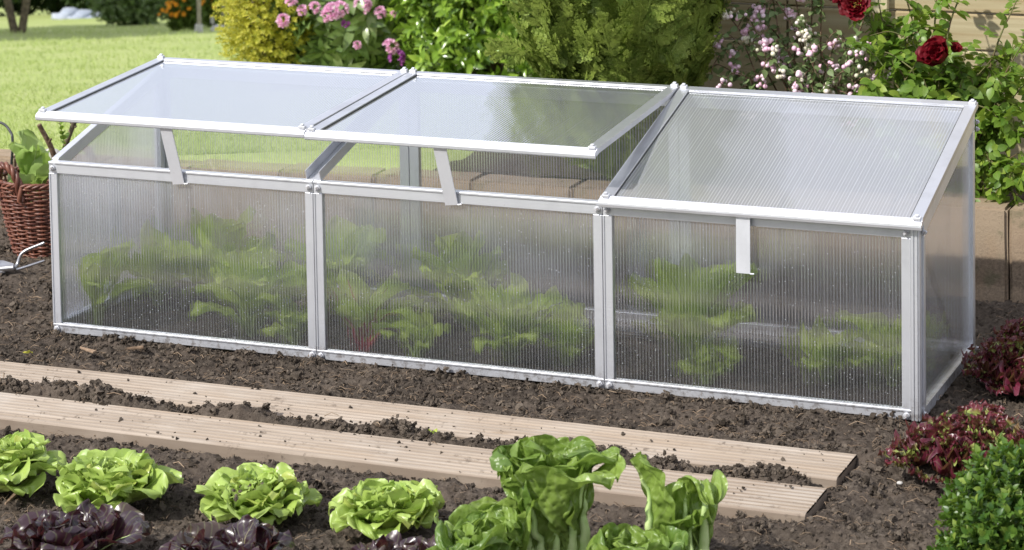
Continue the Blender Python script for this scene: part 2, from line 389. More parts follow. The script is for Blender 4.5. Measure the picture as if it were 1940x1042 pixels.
M['roseleaf'] = leafmat('rose_leaf', (.1, .2, .022), (.17, .28, .035), (.3, .4, .06), rough=.4, spec=.45, trans=.35, tcol=(.4, .55, .05), rib=(.25, .32, .08), var=.2)
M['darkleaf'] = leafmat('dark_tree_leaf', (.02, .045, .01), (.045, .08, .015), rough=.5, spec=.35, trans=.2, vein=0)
M['treeleaf'] = leafmat('tree_leaf', (.08, .14, .02), (.14, .2, .03), rough=.5, spec=.3, trans=.3, vein=0)
M['bark'] = flat('bark', (.2, .16, .11), .9, .15, (.09, .07, .05), 30., .6)
M['twig'] = flat('twig_bark', (.26, .18, .12), .85, .2, (.1, .065, .04), 90., .4)
M['cane'] = flat('rose_cane', (.14, .17, .05), .6, .3, (.14, .09, .05), 30.)
M['wicker'] = flat('wicker', (.105, .034, .022), .42, .5, (.22, .085, .05), island=True)
M['steel'] = flat('tool_steel', (.5, .5, .52), .32, .5, (.35, .34, .34), 30., .1, .9)
M['stone'] = flat('white_stone', (.6, .58, .55), .8, .3, (.45, .43, .4), 30., .4)
M['tarp'] = flat('pale_tarp', (.33, .37, .43), .5, .4, (.45, .48, .51), 3., .2)
M['chip'] = flat('wood_chip', (.34, .24, .16), .85, .2, (.22, .15, .1), 120., .3)
M['berry'] = flat('snowberry_fruit', (.86, .68, .75), .35, .4, (.82, .48, .62), island=True)
M['berry_pale'] = flat('snowberry_fruit_pale', (.74, .72, .5), .35, .4, (.8, .7, .68), island=True)
M['rose_red'] = leafmat('rose_petal', (.19, .003, .01), (.1, .0015, .007), rough=.55, spec=.25, trans=.15, tcol=(.4, 0, .02), vein=0, var=.25)
M['rhodo_flower'] = leafmat('rhododendron_petal', (.85, .42, .66), (.9, .62, .8), rough=.55, spec=.25, trans=.3, vein=0, var=.1)
M['rhodo_dark'] = leafmat('rhododendron_petal_dark', (.36, .08, .38), (.5, .14, .48), rough=.55, spec=.25, trans=.3, vein=0, var=.1)
M['orange_flower'] = leafmat('orange_petal', (.75, .22, .01), (.8, .36, .02), rough=.6, spec=.2, trans=.3, vein=0, var=.05)
M['stamen'] = flat('stamen', (.75, .55, .12), .7, .2)
M['weathered'] = flat('weathered_wood', (.42, .38, .3), .85, .2, (.3, .26, .2), 20., .4)
M['pale_leaf'] = leafmat('pale_cabbage_leaf', (.33, .48, .12), (.42, .55, .2), trans=.4, tcol=(.5, .7, .12), rib=(.62, .7, .42), vein=.5, var=.1, blister=.5, bscale=40)
M['black'] = flat('black_hose', (.03, .032, .035), .4, .5)
M['bed'] = M['soil']

# ------------------------------------------------------------------ ground
def lawn_z(x, y):
    d = (x-CAM[0])*FH[0]+(y-CAM[1])*FH[1]
    base = np.clip(.138+.017*(x+.7),.1,.17)-.135*np.clip(d-6.4, 0, None)+np.where(d > 40, .06*(d-40), 0)
    base = base+.012*fbm(x*1.1, y*1.1, 3, 5)*np.clip((d-5)/4, 0, 3)
    base = base-.08*((x > .5) & (y < 2.9))
    return np.where(y < .93, -.09, base)
def axis(parts):
    out = []
    for a, b, st in parts: out += list(np.arange(a, b-1e-9, st))
    return np.array(out+[parts[-1][1]])
xs = axis([(-90, -20, 7), (-20, -4, .5), (-4, 4, .16), (4, 20, 2), (20, 90, 10)])
ys = axis([(-70, -10, 10), (-10, .9, 1.09), (.9, .94, .04), (.94, 12, .16), (12, 40, .6), (40, 140, 10)])
X, Y = np.meshgrid(xs, ys)
mb = MB(); mb.add(np.stack([X, Y, lawn_z(X, Y)], -1), grid(len(xs), len(ys)))
tag(mb.build('lawn', M['lawn']), 'sunny mown lawn sloping away behind the cold frame', kind='structure')

BOARDS = [(-1.2, 1.76, -.425, -.294), (-1.2, 1.757, -.604, -.472)]
BTOP = .027
def soil_z(x, y):
    z = .005*fbm(x*3.2, y*3.2, 3, 11)+.009*np.abs(fbm(x*13, y*13, 4, 21, .6))+.010*np.clip(fbm(x*28, y*28, 3, 31), 0, 1)+.0105*np.clip(fbm(x*75, y*75, 4, 41, .8), -.4, 1)
    n1 = fbm(x*9, y*3, 3, 55)
    z = z+.022*np.exp(-((y+.27)/.05)**2)*sstep(y, -.33, -.28)            # swell behind the back board
    z = z+(.034+.02*n1+.012*fbm(x*30,y*30,3,57))*np.exp(-((y+.45)/.024)**4)*sstep(-x, -1.77, -1.66)           # soil heaped in the gap between the boards
    z = z+.013*np.exp(-((y+.634)/.03)**2)*(1+.6*fbm(x*6,y*2,3,61))
    z = z-.004*np.exp(-(((y-.0)/.05)**2))*((x > -.05) & (x < 1.85)) - .004
    for a, b, c, d in BOARDS:
        ins = (x < b+.004) & (y > c+.004) & (y < d-.004)
        z = np.where(ins, np.minimum(z, -.004), z)
    z = z+.02*sstep(y, .55, .8)*(x < -.05)
    z = z+.014*np.exp(-((x-1.785)/.045)**2)*sstep(y, -.68, -.6)*sstep(-y, .24, .3)
    return z
xs = axis([(-6, -1, .25), (-1, -.6, .02), (-.6, 2.35, .0042), (2.35, 3, .04), (3, 8, .5)])
ys = axis([(-6, -1.4, .3), (-1.4, -1.15, .02), (-1.15, .12, .0036), (.12, .86, .008), (.86, .93, .07)])
X, Y = np.meshgrid(xs, ys)
mb = MB(); mb.add(np.stack([X, Y, soil_z(X, Y)], -1), grid(len(xs), len(ys)))
tag(mb.build('soil', M['soil']), 'dark crumbly garden soil of the vegetable bed', kind='structure')
# raised planting bed behind the blocks on the right
xs = axis([(.35, 2.6, .03), (2.6, 6, .4)]); ys = axis([(.935, 1.5, .03), (1.5, 3, .3)])
X, Y = np.meshgrid(xs, ys)
mb = MB(); mb.add(np.stack([X, Y, .172+.02*fbm(X*9, Y*9, 4, 3)-.05*sstep(-X, -.45, -.35)], -1), grid(len(xs), len(ys)))
tag(mb.build('planting_bed', M['soil']), 'raised planting bed behind the stone blocks', kind='structure')

# crumbs and fibres
g = rs(5)
def bed_points(n, gg, dens=None):
    x = gg.uniform(-.75, 2.3, n); y = gg.uniform(-1.2, .84, n)
    k = np.ones(n, bool)
    for a, b, c, d in BOARDS: k &= ~((x < b+.003) & (y > c+.001) & (y < d-.001))
    k &= ~((x > -.03) & (x < 1.83) & (y > -.018) & (y < .0))
    k &= ~((x > 0) & (x < 1.8) & (y > .02) & (gg.uniform(0, 1, n) < .6))
    # keep what the wedge of view can hold
    d = (x-CAM[0])*FH[0]+(y-CAM[1])*FH[1]; r = (x-CAM[0])*RH[0]+(y-CAM[1])*RH[1]
    k &= np.abs(r/d) < .215
    return x[k], y[k]
mb = MB()
vars_ = [ico(2, s, 1.1, 3.2) for s in range(1, 5)]+[ico(1, s, 1.2, 3.) for s in range(5, 11)]
x, y = bed_points(115000, g)
cl = fbm(x*7, y*7, 3, 77)
keep = g.uniform(0, 1, len(x)) < .35+.9*np.clip(cl+.2, 0, 1); x, y = x[keep], y[keep]
s = .0012+.0034*g.uniform(0, 1, len(x))**3+.003*(g.uniform(0, 1, len(x)) > .988)
idx = np.where(s > .0045, g.randint(0, 4, len(x)), g.randint(4, 10, len(x)))
z = soil_z(x, y)+s*.3
Dv = g.normal(size=(len(x), 3))
Mx = frames(Dv, g.uniform(0, 6.28, len(x)), s[:, None]*g.uniform(.7, 1.3, (len(x), 3)))
for k in range(10):
    q = idx == k; mb.inst(vars_[k], Mx[q], np.stack([x, y, z], -1)[q])
# crumbs fallen on the boards and heaped in the gap
n = 2600; bx = g.uniform(-.2, 1.72, n); by = -.447+g.normal(0, .016, n); bs = g.uniform(.0016, .0045, n)*(1+.9*g.uniform(0, 1, n)**6)
bz = np.maximum(soil_z(bx, by), 0)+bs*.3
cl = fbm(bx*11, by*0+3, 3, 91) > -.1
mb2 = np.stack([bx, by, bz], -1)[cl]
Mx = frames(g.normal(size=(len(mb2), 3)), g.uniform(0, 6, len(mb2)), bs[cl])
for k in range(4): mb.inst(vars_[k], Mx[k::4], mb2[k::4])
n = 230; bi = g.randint(0, 2, n); bx = g.uniform(-.2, 1.72, n)
by = np.array([BOARDS[i][2]+(BOARDS[i][3]-BOARDS[i][2])*(g.uniform(0, 1)**(2.2 if i == 0 else 1.0)) for i in bi]); bs = .0011+.003*g.uniform(0, 1, n)**4
Mx = frames(g.normal(size=(n, 3)), g.uniform(0, 6, n), bs)
mb.inst(vars_[6], Mx, np.stack([bx, by, np.full(n, BTOP+.0004)+bs*.3], -1))
cx, cy_ = bed_points(1500, g); ex = g.uniform(-.05, 1.84, 420); cx = np.concatenate([cx, ex, g.uniform(-.2, 1.7, 260)]); cy_ = np.concatenate([cy_, -.012-np.abs(g.normal(0, .012, 420)), g.normal(-.45, .012, 260)])
cs = .003+.0075*g.uniform(0, 1, len(cx))**2.2+.009*g.uniform(0, 1, len(cx))**9; cs[-680:] *= .75; nn_ = 16
ox = g.normal(0, .55, (len(cx), nn_, 3)); ox[:, :, 2] = np.abs(ox[:, :, 2])*.8; ox = ox*cs[:, None, None]
q = np.stack([cx, cy_, soil_z(cx, cy_)], -1)[:, None]+ox; q = q.reshape(-1, 3); ss = np.repeat(cs, nn_)*g.uniform(.16, .48, len(q))
Mx = frames(g.normal(size=(len(q), 3)), g.uniform(0, 6, len(q)), ss[:, None]*g.uniform(.7, 1.3, (len(q), 3)))
for k in range(10): mb.inst(vars_[k if k > 3 else k+4], Mx[k::10], q[k::10])
n = 26; p = atz(470, 992, 0)+np.stack([g.normal(0, .022, n), g.normal(-.02, .02, n), .062+g.normal(0, .008, n)], -1); mb.inst(vars_[2], frames(g.normal(size=(n, 3)), g.uniform(0, 6, n), g.uniform(.0015, .004, n)), p)
tag(mb.build('soil_crumbs', M['crumb'], None, False), 'loose crumbs of dark soil scattered over the bed', kind='stuff')
mb = MB(); x, y = bed_points(9000, g)
for a, b in zip(x, y):
    L = g.uniform(.006, .022); th = g.uniform(0, 6.28); z0 = float(soil_z(np.array([a]), np.array([b]))[0])+.003
    bend = g.normal(0, .3)*L
    P = [(a, b, z0), (a+math.cos(th)*L*.5-math.sin(th)*bend, b+math.sin(th)*L*.5+math.cos(th)*bend, z0+g.uniform(.001, .006)), (a+math.cos(th)*L, b+math.sin(th)*L, z0+g.uniform(-.002, .004))]
    tube(mb, P, g.uniform(.0003, .0008), 3, False)
x, y = bed_points(420, g)
for a, b in zip(x, y):
    L = g.uniform(.012, .035); th = g.uniform(0, 6.28); z0 = float(soil_z(np.array([a]), np.array([b]))[0])+.005
    tube(mb, [(a, b, z0), (a+math.cos(th)*L*.5, b+math.sin(th)*L*.5, z0+g.uniform(.002, .006)), (a+math.cos(th)*L, b+math.sin(th)*L, z0)], g.uniform(.0006, .0011), 4, False)
tag(mb.build('peat_fibres', M['fibre']), 'fine pale root fibres lying in the soil', kind='stuff')

# grass blades on the near lawn
n = 26000; d = 6.25+17*g.uniform(0, 1, n)**2.2; px = np.where(g.uniform(0, 1, n) < .72, g.uniform(-60, 480, n), g.uniform(480, 1180, n)); lat = (px-970)/F_PX*d
x = CAM[0]+FH[0]*d+RH[0]*lat; y = CAM[1]+FH[1]*d+RH[1]*lat
k = (y > 1.0) & ~((x > .33) & (y < 3)); x, y, d = x[k], y[k], d[k]
tv = np.array([(-.5, 0, 0), (.5, 0, 0), (-.4, .55, .1), (.4, .55, .1), (-.05, 1, .35), (.05, 1, .35)]); tu = np.array([(0, 0), (1, 0), (0, .5), (1, .5), (.5, 1), (.5, 1)])
Dv = np.stack([g.normal(0, .6, len(x)), g.normal(0, .6, len(x)), np.full(len(x), 1.)], -1)
sc = g.uniform(.7, 1.4, len(x))*(d/7)**.7
Mx = frames(Dv, g.uniform(0, 6.28, len(x)), np.stack([.0026*sc, .012*sc, .012*sc], -1), up=(.3, .9, .1))
mb = MB(); mb.inst((tv, np.array([[0, 1, 3, 2], [2, 3, 5, 4]]), tu), Mx, np.stack([x, y, lawn_z(x, y)], -1))
tag(mb.build('grass', M['blade']), 'short green grass blades of the lawn', kind='stuff')

# ------------------------------------------------------------------ cold frame
MW, D, HF, HB = .6, .4632, .3542, .4779
P = .018
frame = empty('cold_frame', (0, 0, 0), 'long silver cold frame with clear ribbed panes, two lids propped open and one shut', 'cold frame')
def bolt_mesh(axis):
    mb = MB()
    for r, z0, z1, k in ((.0062, 0, .0014, 16), (.0048, .0014, .0055, 6), (.0026, .0055, .0075, 10)):
        prism(mb, [(r*math.cos(i*2*PI/k), r*math.sin(i*2*PI/k)) for i in range(k)],
              (lambda h, p, q: (p, -h, q)) if axis == 'y' else ((lambda h, p, q: (h, q, p)) if axis == 'x' else (lambda h, p, q: (p, q, h))), [z0, z1])
    return mb
bolts = {a: None for a in 'xyz'}
def bolt(loc, axis, parent, scale=1.):
    if bolts[axis] is None:
        o = bolt_mesh(axis).build('bolt', M['bolt'], parent, smooth=False); bolts[axis] = o
    else:
        o = bolts[axis].copy(); C.objects.link(o); o.parent = parent
    o.location = loc; o.scale = (scale,)*3
    return o
def slope_z(y): return HF+(HB-HF)*y/D
for i in range(3):
    x0, x1 = i*MW, (i+1)*MW; xa, xb = x0+(.0006 if i else 0), x1-(.0006 if i < 2 else .016)
    mb = MB()
    box(mb, xa, xb, 0, .016, 0, .019); box(mb, xa, xb, .0, .016, HF-.024, HF)
    box(mb, xa, xb, -.002, .0, .0145, .019); box(mb, xa, xb, -.0024, .0, HF-.005, HF)       # flanges of the rails
    box(mb, xa, xa+P, 0, .014, .019, HF-.024); box(mb, xb-P, xb, 0, .014, .019, HF-.024)
    box(mb, xa, xa+.0035, -.002, .0, .019, HF-.024); box(mb, xb-.0035, xb, -.002, .0, .019, HF-.024)
    if i == 2: pass
    fr = mb.build('front_frame', M['alu'], frame, False, .0012)
    pm = MB(); box(pm, xa+P-.004, xb-P+.004, .005, .009, .016, HF-.021); optic(pm.build('pane', M['pane'], fr, False), (0, -1, 0))
    for bx_ in (xa+.009, xb-.009):
        bolt((bx_, -.0022, HF-.0135), 'y', fr); bolt((bx_, -.0022, .0085), 'y', fr)
    mb = MB()
    yb = D
    box(mb, xa, x1, yb-.016, yb, 0, .02); box(mb, xa, x1, yb-.016, yb, HB-.026, HB-.002)
    box(mb, xa, xa+.022, yb-.014, yb, .02, HB-.026); box(mb, x1-.022, x1-.0006, yb-.014, yb, .02, HB-.026)
    fr = mb.build('back_frame', M['alu'], frame, False, .0012)
    pm = MB(); box(pm, xa+.018, x1-.018, yb-.010, yb-.006, .016, HB-.022); optic(pm.build('pane', M['pane_back'], fr, False), (0, -1, 0))
# fluted corner post at the right front, plain one at the left
mb = MB()
prof = [(0, .0), (.0045, 0), (.0045, .002), (.0075, .002), (.0075, 0), (.0115, 0), (.0115, .002), (.0135, .002), (.0135, 0), (.0155, .0015), (.0155, .018), (0, .018)]
prism(mb, prof, lambda h, p, q: (3*MW-.0158+p, q-.003, h), [0, HF])
mb.build('corner_post', M['alu'], frame, False)
for xs_, xe, ins in ((-.004, .0, 1), (3*MW, 3*MW+.004, -1)):
    mb = MB(); a, b = (-.003, .013) if ins == 1 else (3*MW-.0125, 3*MW+.0035)
    box(mb, a, b, .016, D-.0165, 0, .02)
    beam(mb, ((a+b)/2, .0165, slope_z(.0165)-.0135), ((a+b)/2, D-.0165, slope_z(D-.0165)-.0135), (b-a, 0, 0), (0, 0, .025))
    box(mb, a, b, D-.034, D-.0168, .02, HB-.036); box(mb, a, b, .0168, .030, .02, HF-.022)
    fr = mb.build('side_frame', M['alu'], frame, False, .0012)
    pm = MB(); c = (a+b)/2
    hexa(pm, [(c-.002, .026, .016), (c+.002, .026, .016), (c+.002, D-.03, .016), (c-.002, D-.03, .016), (c-.002, .026, slope_z(.026)-.024), (c+.002, .026, slope_z(.026)-.024), (c+.002, D-.03, slope_z(D-.03)-.024), (c-.002, D-.03, slope_z(D-.03)-.024)])
    optic(pm.build('pane', M['pane_side'], fr, False), (-ins, 0, 0))
    if ins == -1:
        for q in ((.012, HF-.014), (.012, .01), (D-.01, .01), (D-.008, HB-.022), (D-.008, HB-.036)): bolt((b+.0004, q[0], q[1]), 'x', fr, .85)
# roof channels between the bays
for x0 in (MW, 2*MW):
    mb = MB(); a = np.array([x0, .002, slope_z(.002)]); b = np.array([x0, D-.02, slope_z(D-.02)]); w = .032
    nn = np.array([0, -(HB-HF), D]); nn /= np.linalg.norm(nn)
    beam(mb, a-nn*.0, b-nn*.0, (w, 0, 0), nn*.002)
    for sg in (-1, 1): beam(mb, a+np.array([sg*(w/2-.00115), 0, 0])+nn*.0107, b+np.array([sg*(w/2-.00115), 0, 0])+nn*.0107, (.002, 0, 0), nn*.019)
    if x0 > 1: # the shut lid lies over this one
        mb = MB(); beam(mb, a-nn*.012, b-nn*.012, (w*.8, 0, 0), nn*.02)
    mb.build('roof_channel', M['alu'], frame, False, .0006)
# lids
LL = math.hypot(D, HB-HF)+.016
for i, ang in enumerate((-3.7, -4.0, -14.95)):
    a = R(ang); x0, x1 = i*MW+(.0012 if i else -.006), (i+1)*MW-(.0012 if i < 2 else -.006)
    fd = np.array([0, -math.cos(a), math.sin(a)]); nd = np.array([0, math.sin(a), math.cos(a)]); h0 = np.array([0, D, HB+.003])
    def W(x, s, n): return np.array([x, 0, 0])+h0+fd*s+nd*n
    def lb(mb, xa, xb, s0, s1, n0, n1): hexa(mb, [W(xa, s1, n0), W(xb, s1, n0), W(xb, s0, n0), W(xa, s0, n0), W(xa, s1, n1), W(xb, s1, n1), W(xb, s0, n1), W(xa, s0, n1)])
    mb = MB()
    lb(mb, x0, x0+.0225, .0137, LL-.017, 0, .0115); lb(mb, x1-.0225, x1, .0137, LL-.017, 0, .0115)
    lb(mb, x0, x1, -.004, .0135, 0, .0115)
    lb(mb, x0+.0227, x1-.0227, .0137, .019, .0078, .0098)                     # glazing bead under the ridge
    lid = mb.build('lid', M['alu_lid'], frame, False, .0012)
    # rolled front edge with two ridges
    nose = [(LL-.0168, .0), (LL-.0168, .0112), (LL-.013, .0128), (LL-.0098, .0116), (LL-.0078, .0094), (LL-.0055, .0102), (LL-.002, .009), (LL+.0015, .006), (LL+.0028, .0022), (LL+.0026, -.0028), (LL+.001, -.0048), (LL-.0008, -.0048), (LL-.0012, -.001)]
    mb = MB(); prism(mb, nose, lambda x, p, q: W(x, p, q), [x0-.001, x1+.0006])
    o = mb.build('front_bar', M['alu_bright'], lid, False)
    pm = MB(); lb(pm, x0+.019, x1-.019, .010, LL-.015, .0035, .0075); optic(pm.build('pane', M['pane_lid'], lid, False), nd)
    # gasket lines
    for xa_ in (x0+.0227, x1-.0243):
        gm = MB(); lb(gm, xa_, xa_+.0016, .0195, LL-.0172, .0078, .0092); gm.build('gasket', M['black'], lid, False)
    for xx in (x0+.009, x1-.009):
        for s_ in (.005, LL-.011):
            cm = MB(); lb(cm, xx-.007, xx+.007, s_-.005, s_+.005, .0112, .0165)
            lb(cm, xx-.003, xx+.0035, s_-.0035, s_+.0025, .0172, .0205)
            cm.build('corner_clip', M['bolt'], lid, False, .0008)
    # ribbed support strip hinged under the front edge
    sm = MB(); w = .0265
    if i < 2:
        xt = aty(327 if i == 0 else 843, 246, 0.)[0]; top = W(xt, LL-.004, -.004); bot = np.array([xt+.013, -.0042, HF-.026])
    else:
        xt = aty(1411, 405, 0.)[0]; top = W(xt, LL-.003, -.005); bot = np.array([xt, -.0125, top[2]-.104])
    ax = bot-top; Ls = np.linalg.norm(ax); ax /= Ls; sd = np.array([1., 0, 0])-ax*ax[0]; sd /= np.linalg.norm(sd); up = np.cross(sd, ax)
    m = 64; V = []
    for k in range(m):
        c = top+ax*Ls*k/(m-1); rip = .0011*(((k//3) % 2))
        for sx_ in (-.5, .5):
            V += [c+sd*w*sx_+up*(.0008+rip), c+sd*w*sx_-up*.0008]
    V = np.array(V).reshape(m, 4, 3)
    F = []
    for k in range(m-1):
        b0, b1 = k*4, k*4+4
        F += [(b0, b0+2, b1+2, b1), (b0+3, b0+1, b1+1, b1+3), (b0+1, b0, b1, b1+1), (b0+2, b0+3, b1+3, b1+2)]
    F += [(0, 1, 3, 2), (m*4-4, m*4-2, m*4-1, m*4-3)]
    sm.add(V.reshape(-1, 3), F); tube(sm, [bot+sd*.013, bot+sd*.02+up*.001], .0016, 8)
    sm.build('support_strip', M['strip'], lid, False)

# ------------------------------------------------------------------ decking boards
for i, (a, b, c, d) in enumerate(BOARDS):
    n = 8; prof = [(c, -.006), (c, .023)]
    w = (d-c-.006)/n
    for k in range(n):
        y0 = c+.003+k*w
        prof += [(y0+w*.1, BTOP-.0012), (y0+w*.2, BTOP), (y0+w*.52, BTOP), (y0+w*.62, BTOP-.0008), (y0+w*.72, BTOP-.0045), (y0+w*.98, BTOP-.0045)]
    prof += [(d-.001, BTOP-.0005), (d, .022), (d, -.006)]
    mb = MB(); xs_ = np.linspace(a, b, 40)
    prism(mb, prof, lambda x, p, q: (x+(0 if x < b-.01 else .0), p+.0015*math.sin(x*2.1+i*2), q+.0012*math.sin(x*1.7+i)), list(xs_))
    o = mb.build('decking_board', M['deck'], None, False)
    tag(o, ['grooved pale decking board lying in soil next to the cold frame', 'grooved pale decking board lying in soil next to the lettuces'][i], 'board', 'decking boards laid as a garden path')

# ------------------------------------------------------------------ stone blocks behind the frame
blk = None
seam = aty(1910, 480, .847)[0]
for k in range(-11, 3):
    w = .243; x0 = seam+k*w
    if blk is None:
        bm = bmesh.new(); bmesh.ops.create_cube(bm, size=1)
        for v in bm.verts: v.co = (v.co.x*(w-.004), v.co.y*.085, v.co.z*.34)
        bmesh.ops.bevel(bm, geom=bm.edges[:], offset=.006, segments=2, affect='EDGES')
        bmesh.ops.subdivide_edges(bm, edges=[e for e in bm.edges if e.calc_length() > .03], cuts=9, use_grid_fill=True)
        for v in bm.verts:
            q = fbm(np.array([v.co.x*14+v.co.z*5]), np.array([v.co.z*14+v.co.y*20]), 3, 8)[0]; v.co += v.normal*q*.003 if v.normal.length else Vector()
        me = bpy.data.meshes.new('stone_block'); bm.to_mesh(me); bm.free()
        for p in me.polygons: p.use_smooth = False
        me.materials.append(M['block']); blk = o = bpy.data.objects.new('stone_block', me)
    else: o = blk.copy()
    C.objects.link(o); o.location = (x0+w/2, .847+.043+.003*math.sin(k*3), .152+.0185*(x0+w/2+.7)-.17+.003*math.sin(k*5.1)); o.rotation_euler = (0, 0, .012*math.sin(k*2.7))
    lab = {-1: 'pinkish stone block just behind the right end of the cold frame', 0: 'tan stone block at the right edge beyond the dark seam',
           -11: 'sunlit stone block beside the wicker basket'}.get(k, 'stone edging block seen through the cloudy panes of the cold frame')
    if k == 2 or k == 1: lab = 'stone edging block beyond the right edge of the picture'
    tag(o, lab, 'stone block', 'stone blocks edging the raised bed')

# ------------------------------------------------------------------ leafy rosettes
def shape(kind, v):
    if kind == 'round': return np.clip(v*3.2, 0, 1)**.75*np.sqrt(np.clip(1-(np.clip(v-.45, 0, 1)/.56)**2.6, 0, 1))*.9+.05
    if kind == 'romaine': return (.16+.84*sstep(v, .12, .62))*np.sqrt(np.clip(1-(np.clip(v-.55, 0, 1)/.46)**2.6, 0.0, 1))+.02
    if kind == 'cos': return (.13+.87*sstep(v, .22, .66))*np.sqrt(np.clip(1-(np.clip(v-.62, 0, 1)/.39)**2.4, 0.0, 1))+.03
    if kind == 'petiole': return np.where(v < .42, .05, .05+.95*np.sin(np.clip((v-.42)/.58, 0, 1)**.72*PI)**.8)
    if kind == 'lollo': return .12+.95*sstep(v, .1, .75)
    if kind == 'petal': return .25+.75*sstep(v, .0, .6)*np.sqrt(np.clip(1-(np.clip(v-.5, 0, 1)/.52)**3, 0, 1))
    if kind == 'leaf': return np.sin(np.clip(v, 0, 1)**.8*PI)**.85+.03
def one_leaf(mb, gg, base, az, L, h0, h1, w, rho, ruf, rf, kind, nu=13, nv=13, r0=.006, z0=0., hp=1., noise=.004, ribmb=None, ribr=.008, tilt=0., edge_p=3., curl=0., lim=None, crinkle=0.):
    v = np.linspace(0, 1, nv)[:, None]; u = np.linspace(-1, 1, nu)[None]
    h = h0+(h1-h0)*v[:, 0]**hp+curl*sstep(v[:, 0], .6, 1.); ds = L/(nv-1)
    r = r0+np.concatenate([[0], np.cumsum(np.cos(h[:-1]))*ds]); z = z0+np.concatenate([[0], np.cumsum(np.sin(h[:-1]))*ds])
    hw = shape(kind, v)*w
    phi = u*hw/rho; yy = rho*np.sin(phi); off = rho*(1-np.cos(phi))
    ph = gg.uniform(0, 6.28, 4)
    sgn = np.where(u > 0, 1, 0)
    wave = np.sin(2*PI*rf*(v+.18*np.abs(u))+ph[0]+ph[1]*sgn)+.5*np.sin(2*PI*rf*2.3*(v-.1*np.abs(u))+ph[2]+ph[1]*sgn*2)
    amp = ruf*np.abs(u)**edge_p*sstep(v, .1, .5)
    tipw = (np.sin(PI*rf*1.1*u+ph[3])+.4*np.sin(PI*rf*2.7*u+ph[0]))*ruf*sstep(v, .6, 1.)**1.5
    off = off+amp*wave+tipw*(1-np.abs(u)**edge_p*.5)
    if noise:
        off = off+noise*fbm(u*1.6+ph[0]*9+0*v, v*2.6+ph[1]*7, 3, 7)*2*sstep(v, 0., .3)
    yy = yy+tilt*L*v*v+amp*.5*np.cos(2*PI*rf*1.3*v+ph[2])
    n_r, n_z = -np.sin(h)[:, None], np.cos(h)[:, None]
    rr = r[:, None]+off*n_r; zz = z[:, None]+off*n_z
    ca, sa = math.cos(az), math.sin(az)
    Pp = np.stack([base[0]+rr*ca-yy*sa, base[1]+rr*sa+yy*ca, base[2]+zz+0*yy], -1)
    if crinkle: Pp = Pp+(crinkle*fbm(u*4.5+ph[2]*5, v*9+ph[3]*5, 2, 13)*sstep(v, .1, .35))[..., None]*np.stack([n_r[:, 0]*ca, n_r[:, 0]*sa, n_z[:, 0]], -1)[:, None]
    if lim is not None: Pp = lim(Pp)
    Uv = np.stack(np.broadcast_arrays(u*.5+.5, v), -1)
    mb.add(Pp.reshape(-1, 3), grid(nu, nv), Uv.reshape(-1, 2))
    if ribmb is not None:
        mid = Pp[:, nu//2].copy(); back = np.stack([-(n_r[:, 0])*ca, -(n_r[:, 0])*sa, -n_z[:, 0]], -1)
        rad = ribr*(1-np.linspace(0, 1, nv))**1.25+.0007
        k = int(nv*.85); tube(ribmb, (mid+back*rad[:, None]*.55)[:k], rad[:k], 8)
    return Pp

def butterhead(name, px, py, Rr, label, seed, n=88, Hs=1.):
    base = atz(px, py, -.004); gg = rs(seed); e = empty(name, base, label, 'lettuce', 'butterhead lettuces in the front row')
    inn, out = MB(), MB()
    for i in range(n):
        t = (i+.5)/n; az = i*2.39996+gg.normal(0, .3)
        h0 = R(86-54*t**1.2+gg.normal(0, 6)); h1 = R(108-92*t**1.15+gg.normal(0, 9)); curl = R(-(25+40*t)*gg.uniform(.1, 1.3))
        L = Rr*(.6+.5*t)*gg.uniform(.85, 1.12); w = L*(.42+.1*t)*gg.uniform(.75, 1.2)
        one_leaf(inn if t < .7 else out, gg, base, az, L, h0, h1, w, .021+.034*t, .0028+.0042*t, gg.uniform(.9, 1.7), 'round', 19, 19, .003+.016*t, .010*(1-t)*Hs+.008, 1.1, .0035, tilt=gg.normal(0, .05), curl=curl, crinkle=.0035)
    out.build('outer_leaves', M['butter'], e); inn.build('heart', M['butter'], e)
butterhead('green_lettuce', 212, 972, .088, 'round green butterhead lettuce behind the biggest dark red lettuce', 11)
butterhead('green_lettuce', 490, 992, .08, 'round green butterhead lettuce in the middle with soil specks on its leaves', 12)
butterhead('green_lettuce', 738, 1020, .084, 'round green butterhead lettuce next to the romaine lettuces', 13, 80)
butterhead('green_lettuce', 2, 936, .09, 'green butterhead lettuce cut off by the left edge of the picture', 14, 76, 1.6)

def red_lettuce(px, py, Rr, label, seed, n=26):
    base = atz(px, py, -.004); gg = rs(seed); e = empty('red_lettuce', base, label, 'lettuce', 'dark red lettuces in the foreground')
    mb, rb = MB(), MB()
    for i in range(n):
        t = (i+.5)/n; az = i*2.39996+gg.normal(0, .3)
        h0 = R(82-48*t+gg.normal(0, 6)); h1 = R(64-72*t+gg.normal(0, 16))
        L = Rr*(.62+.55*t)*gg.uniform(.85, 1.12)
        one_leaf(mb, gg, base, az, L, h0, h1, L*.46*gg.uniform(.85, 1.15), .05+.05*t, .008, gg.uniform(1., 1.7), 'romaine', 21, 20, .006, .004, 1.3, .005, rb if t > .75 else None, .003, gg.normal(0, .1))
    mb.build('leaves', M['redlet'], e); rb.build('stalks', M['romrib'], e)
red_lettuce(142, 1080, .105, 'dark purple lettuce in front of a green butterhead, the largest of the purple ones', 21)
red_lettuce(438, 1104, .098, 'dark purple lettuce in front of the middle butterhead', 22)
red_lettuce(757, 1114, .082, 'small dark purple lettuce whose top just shows beside the low romaine', 23)

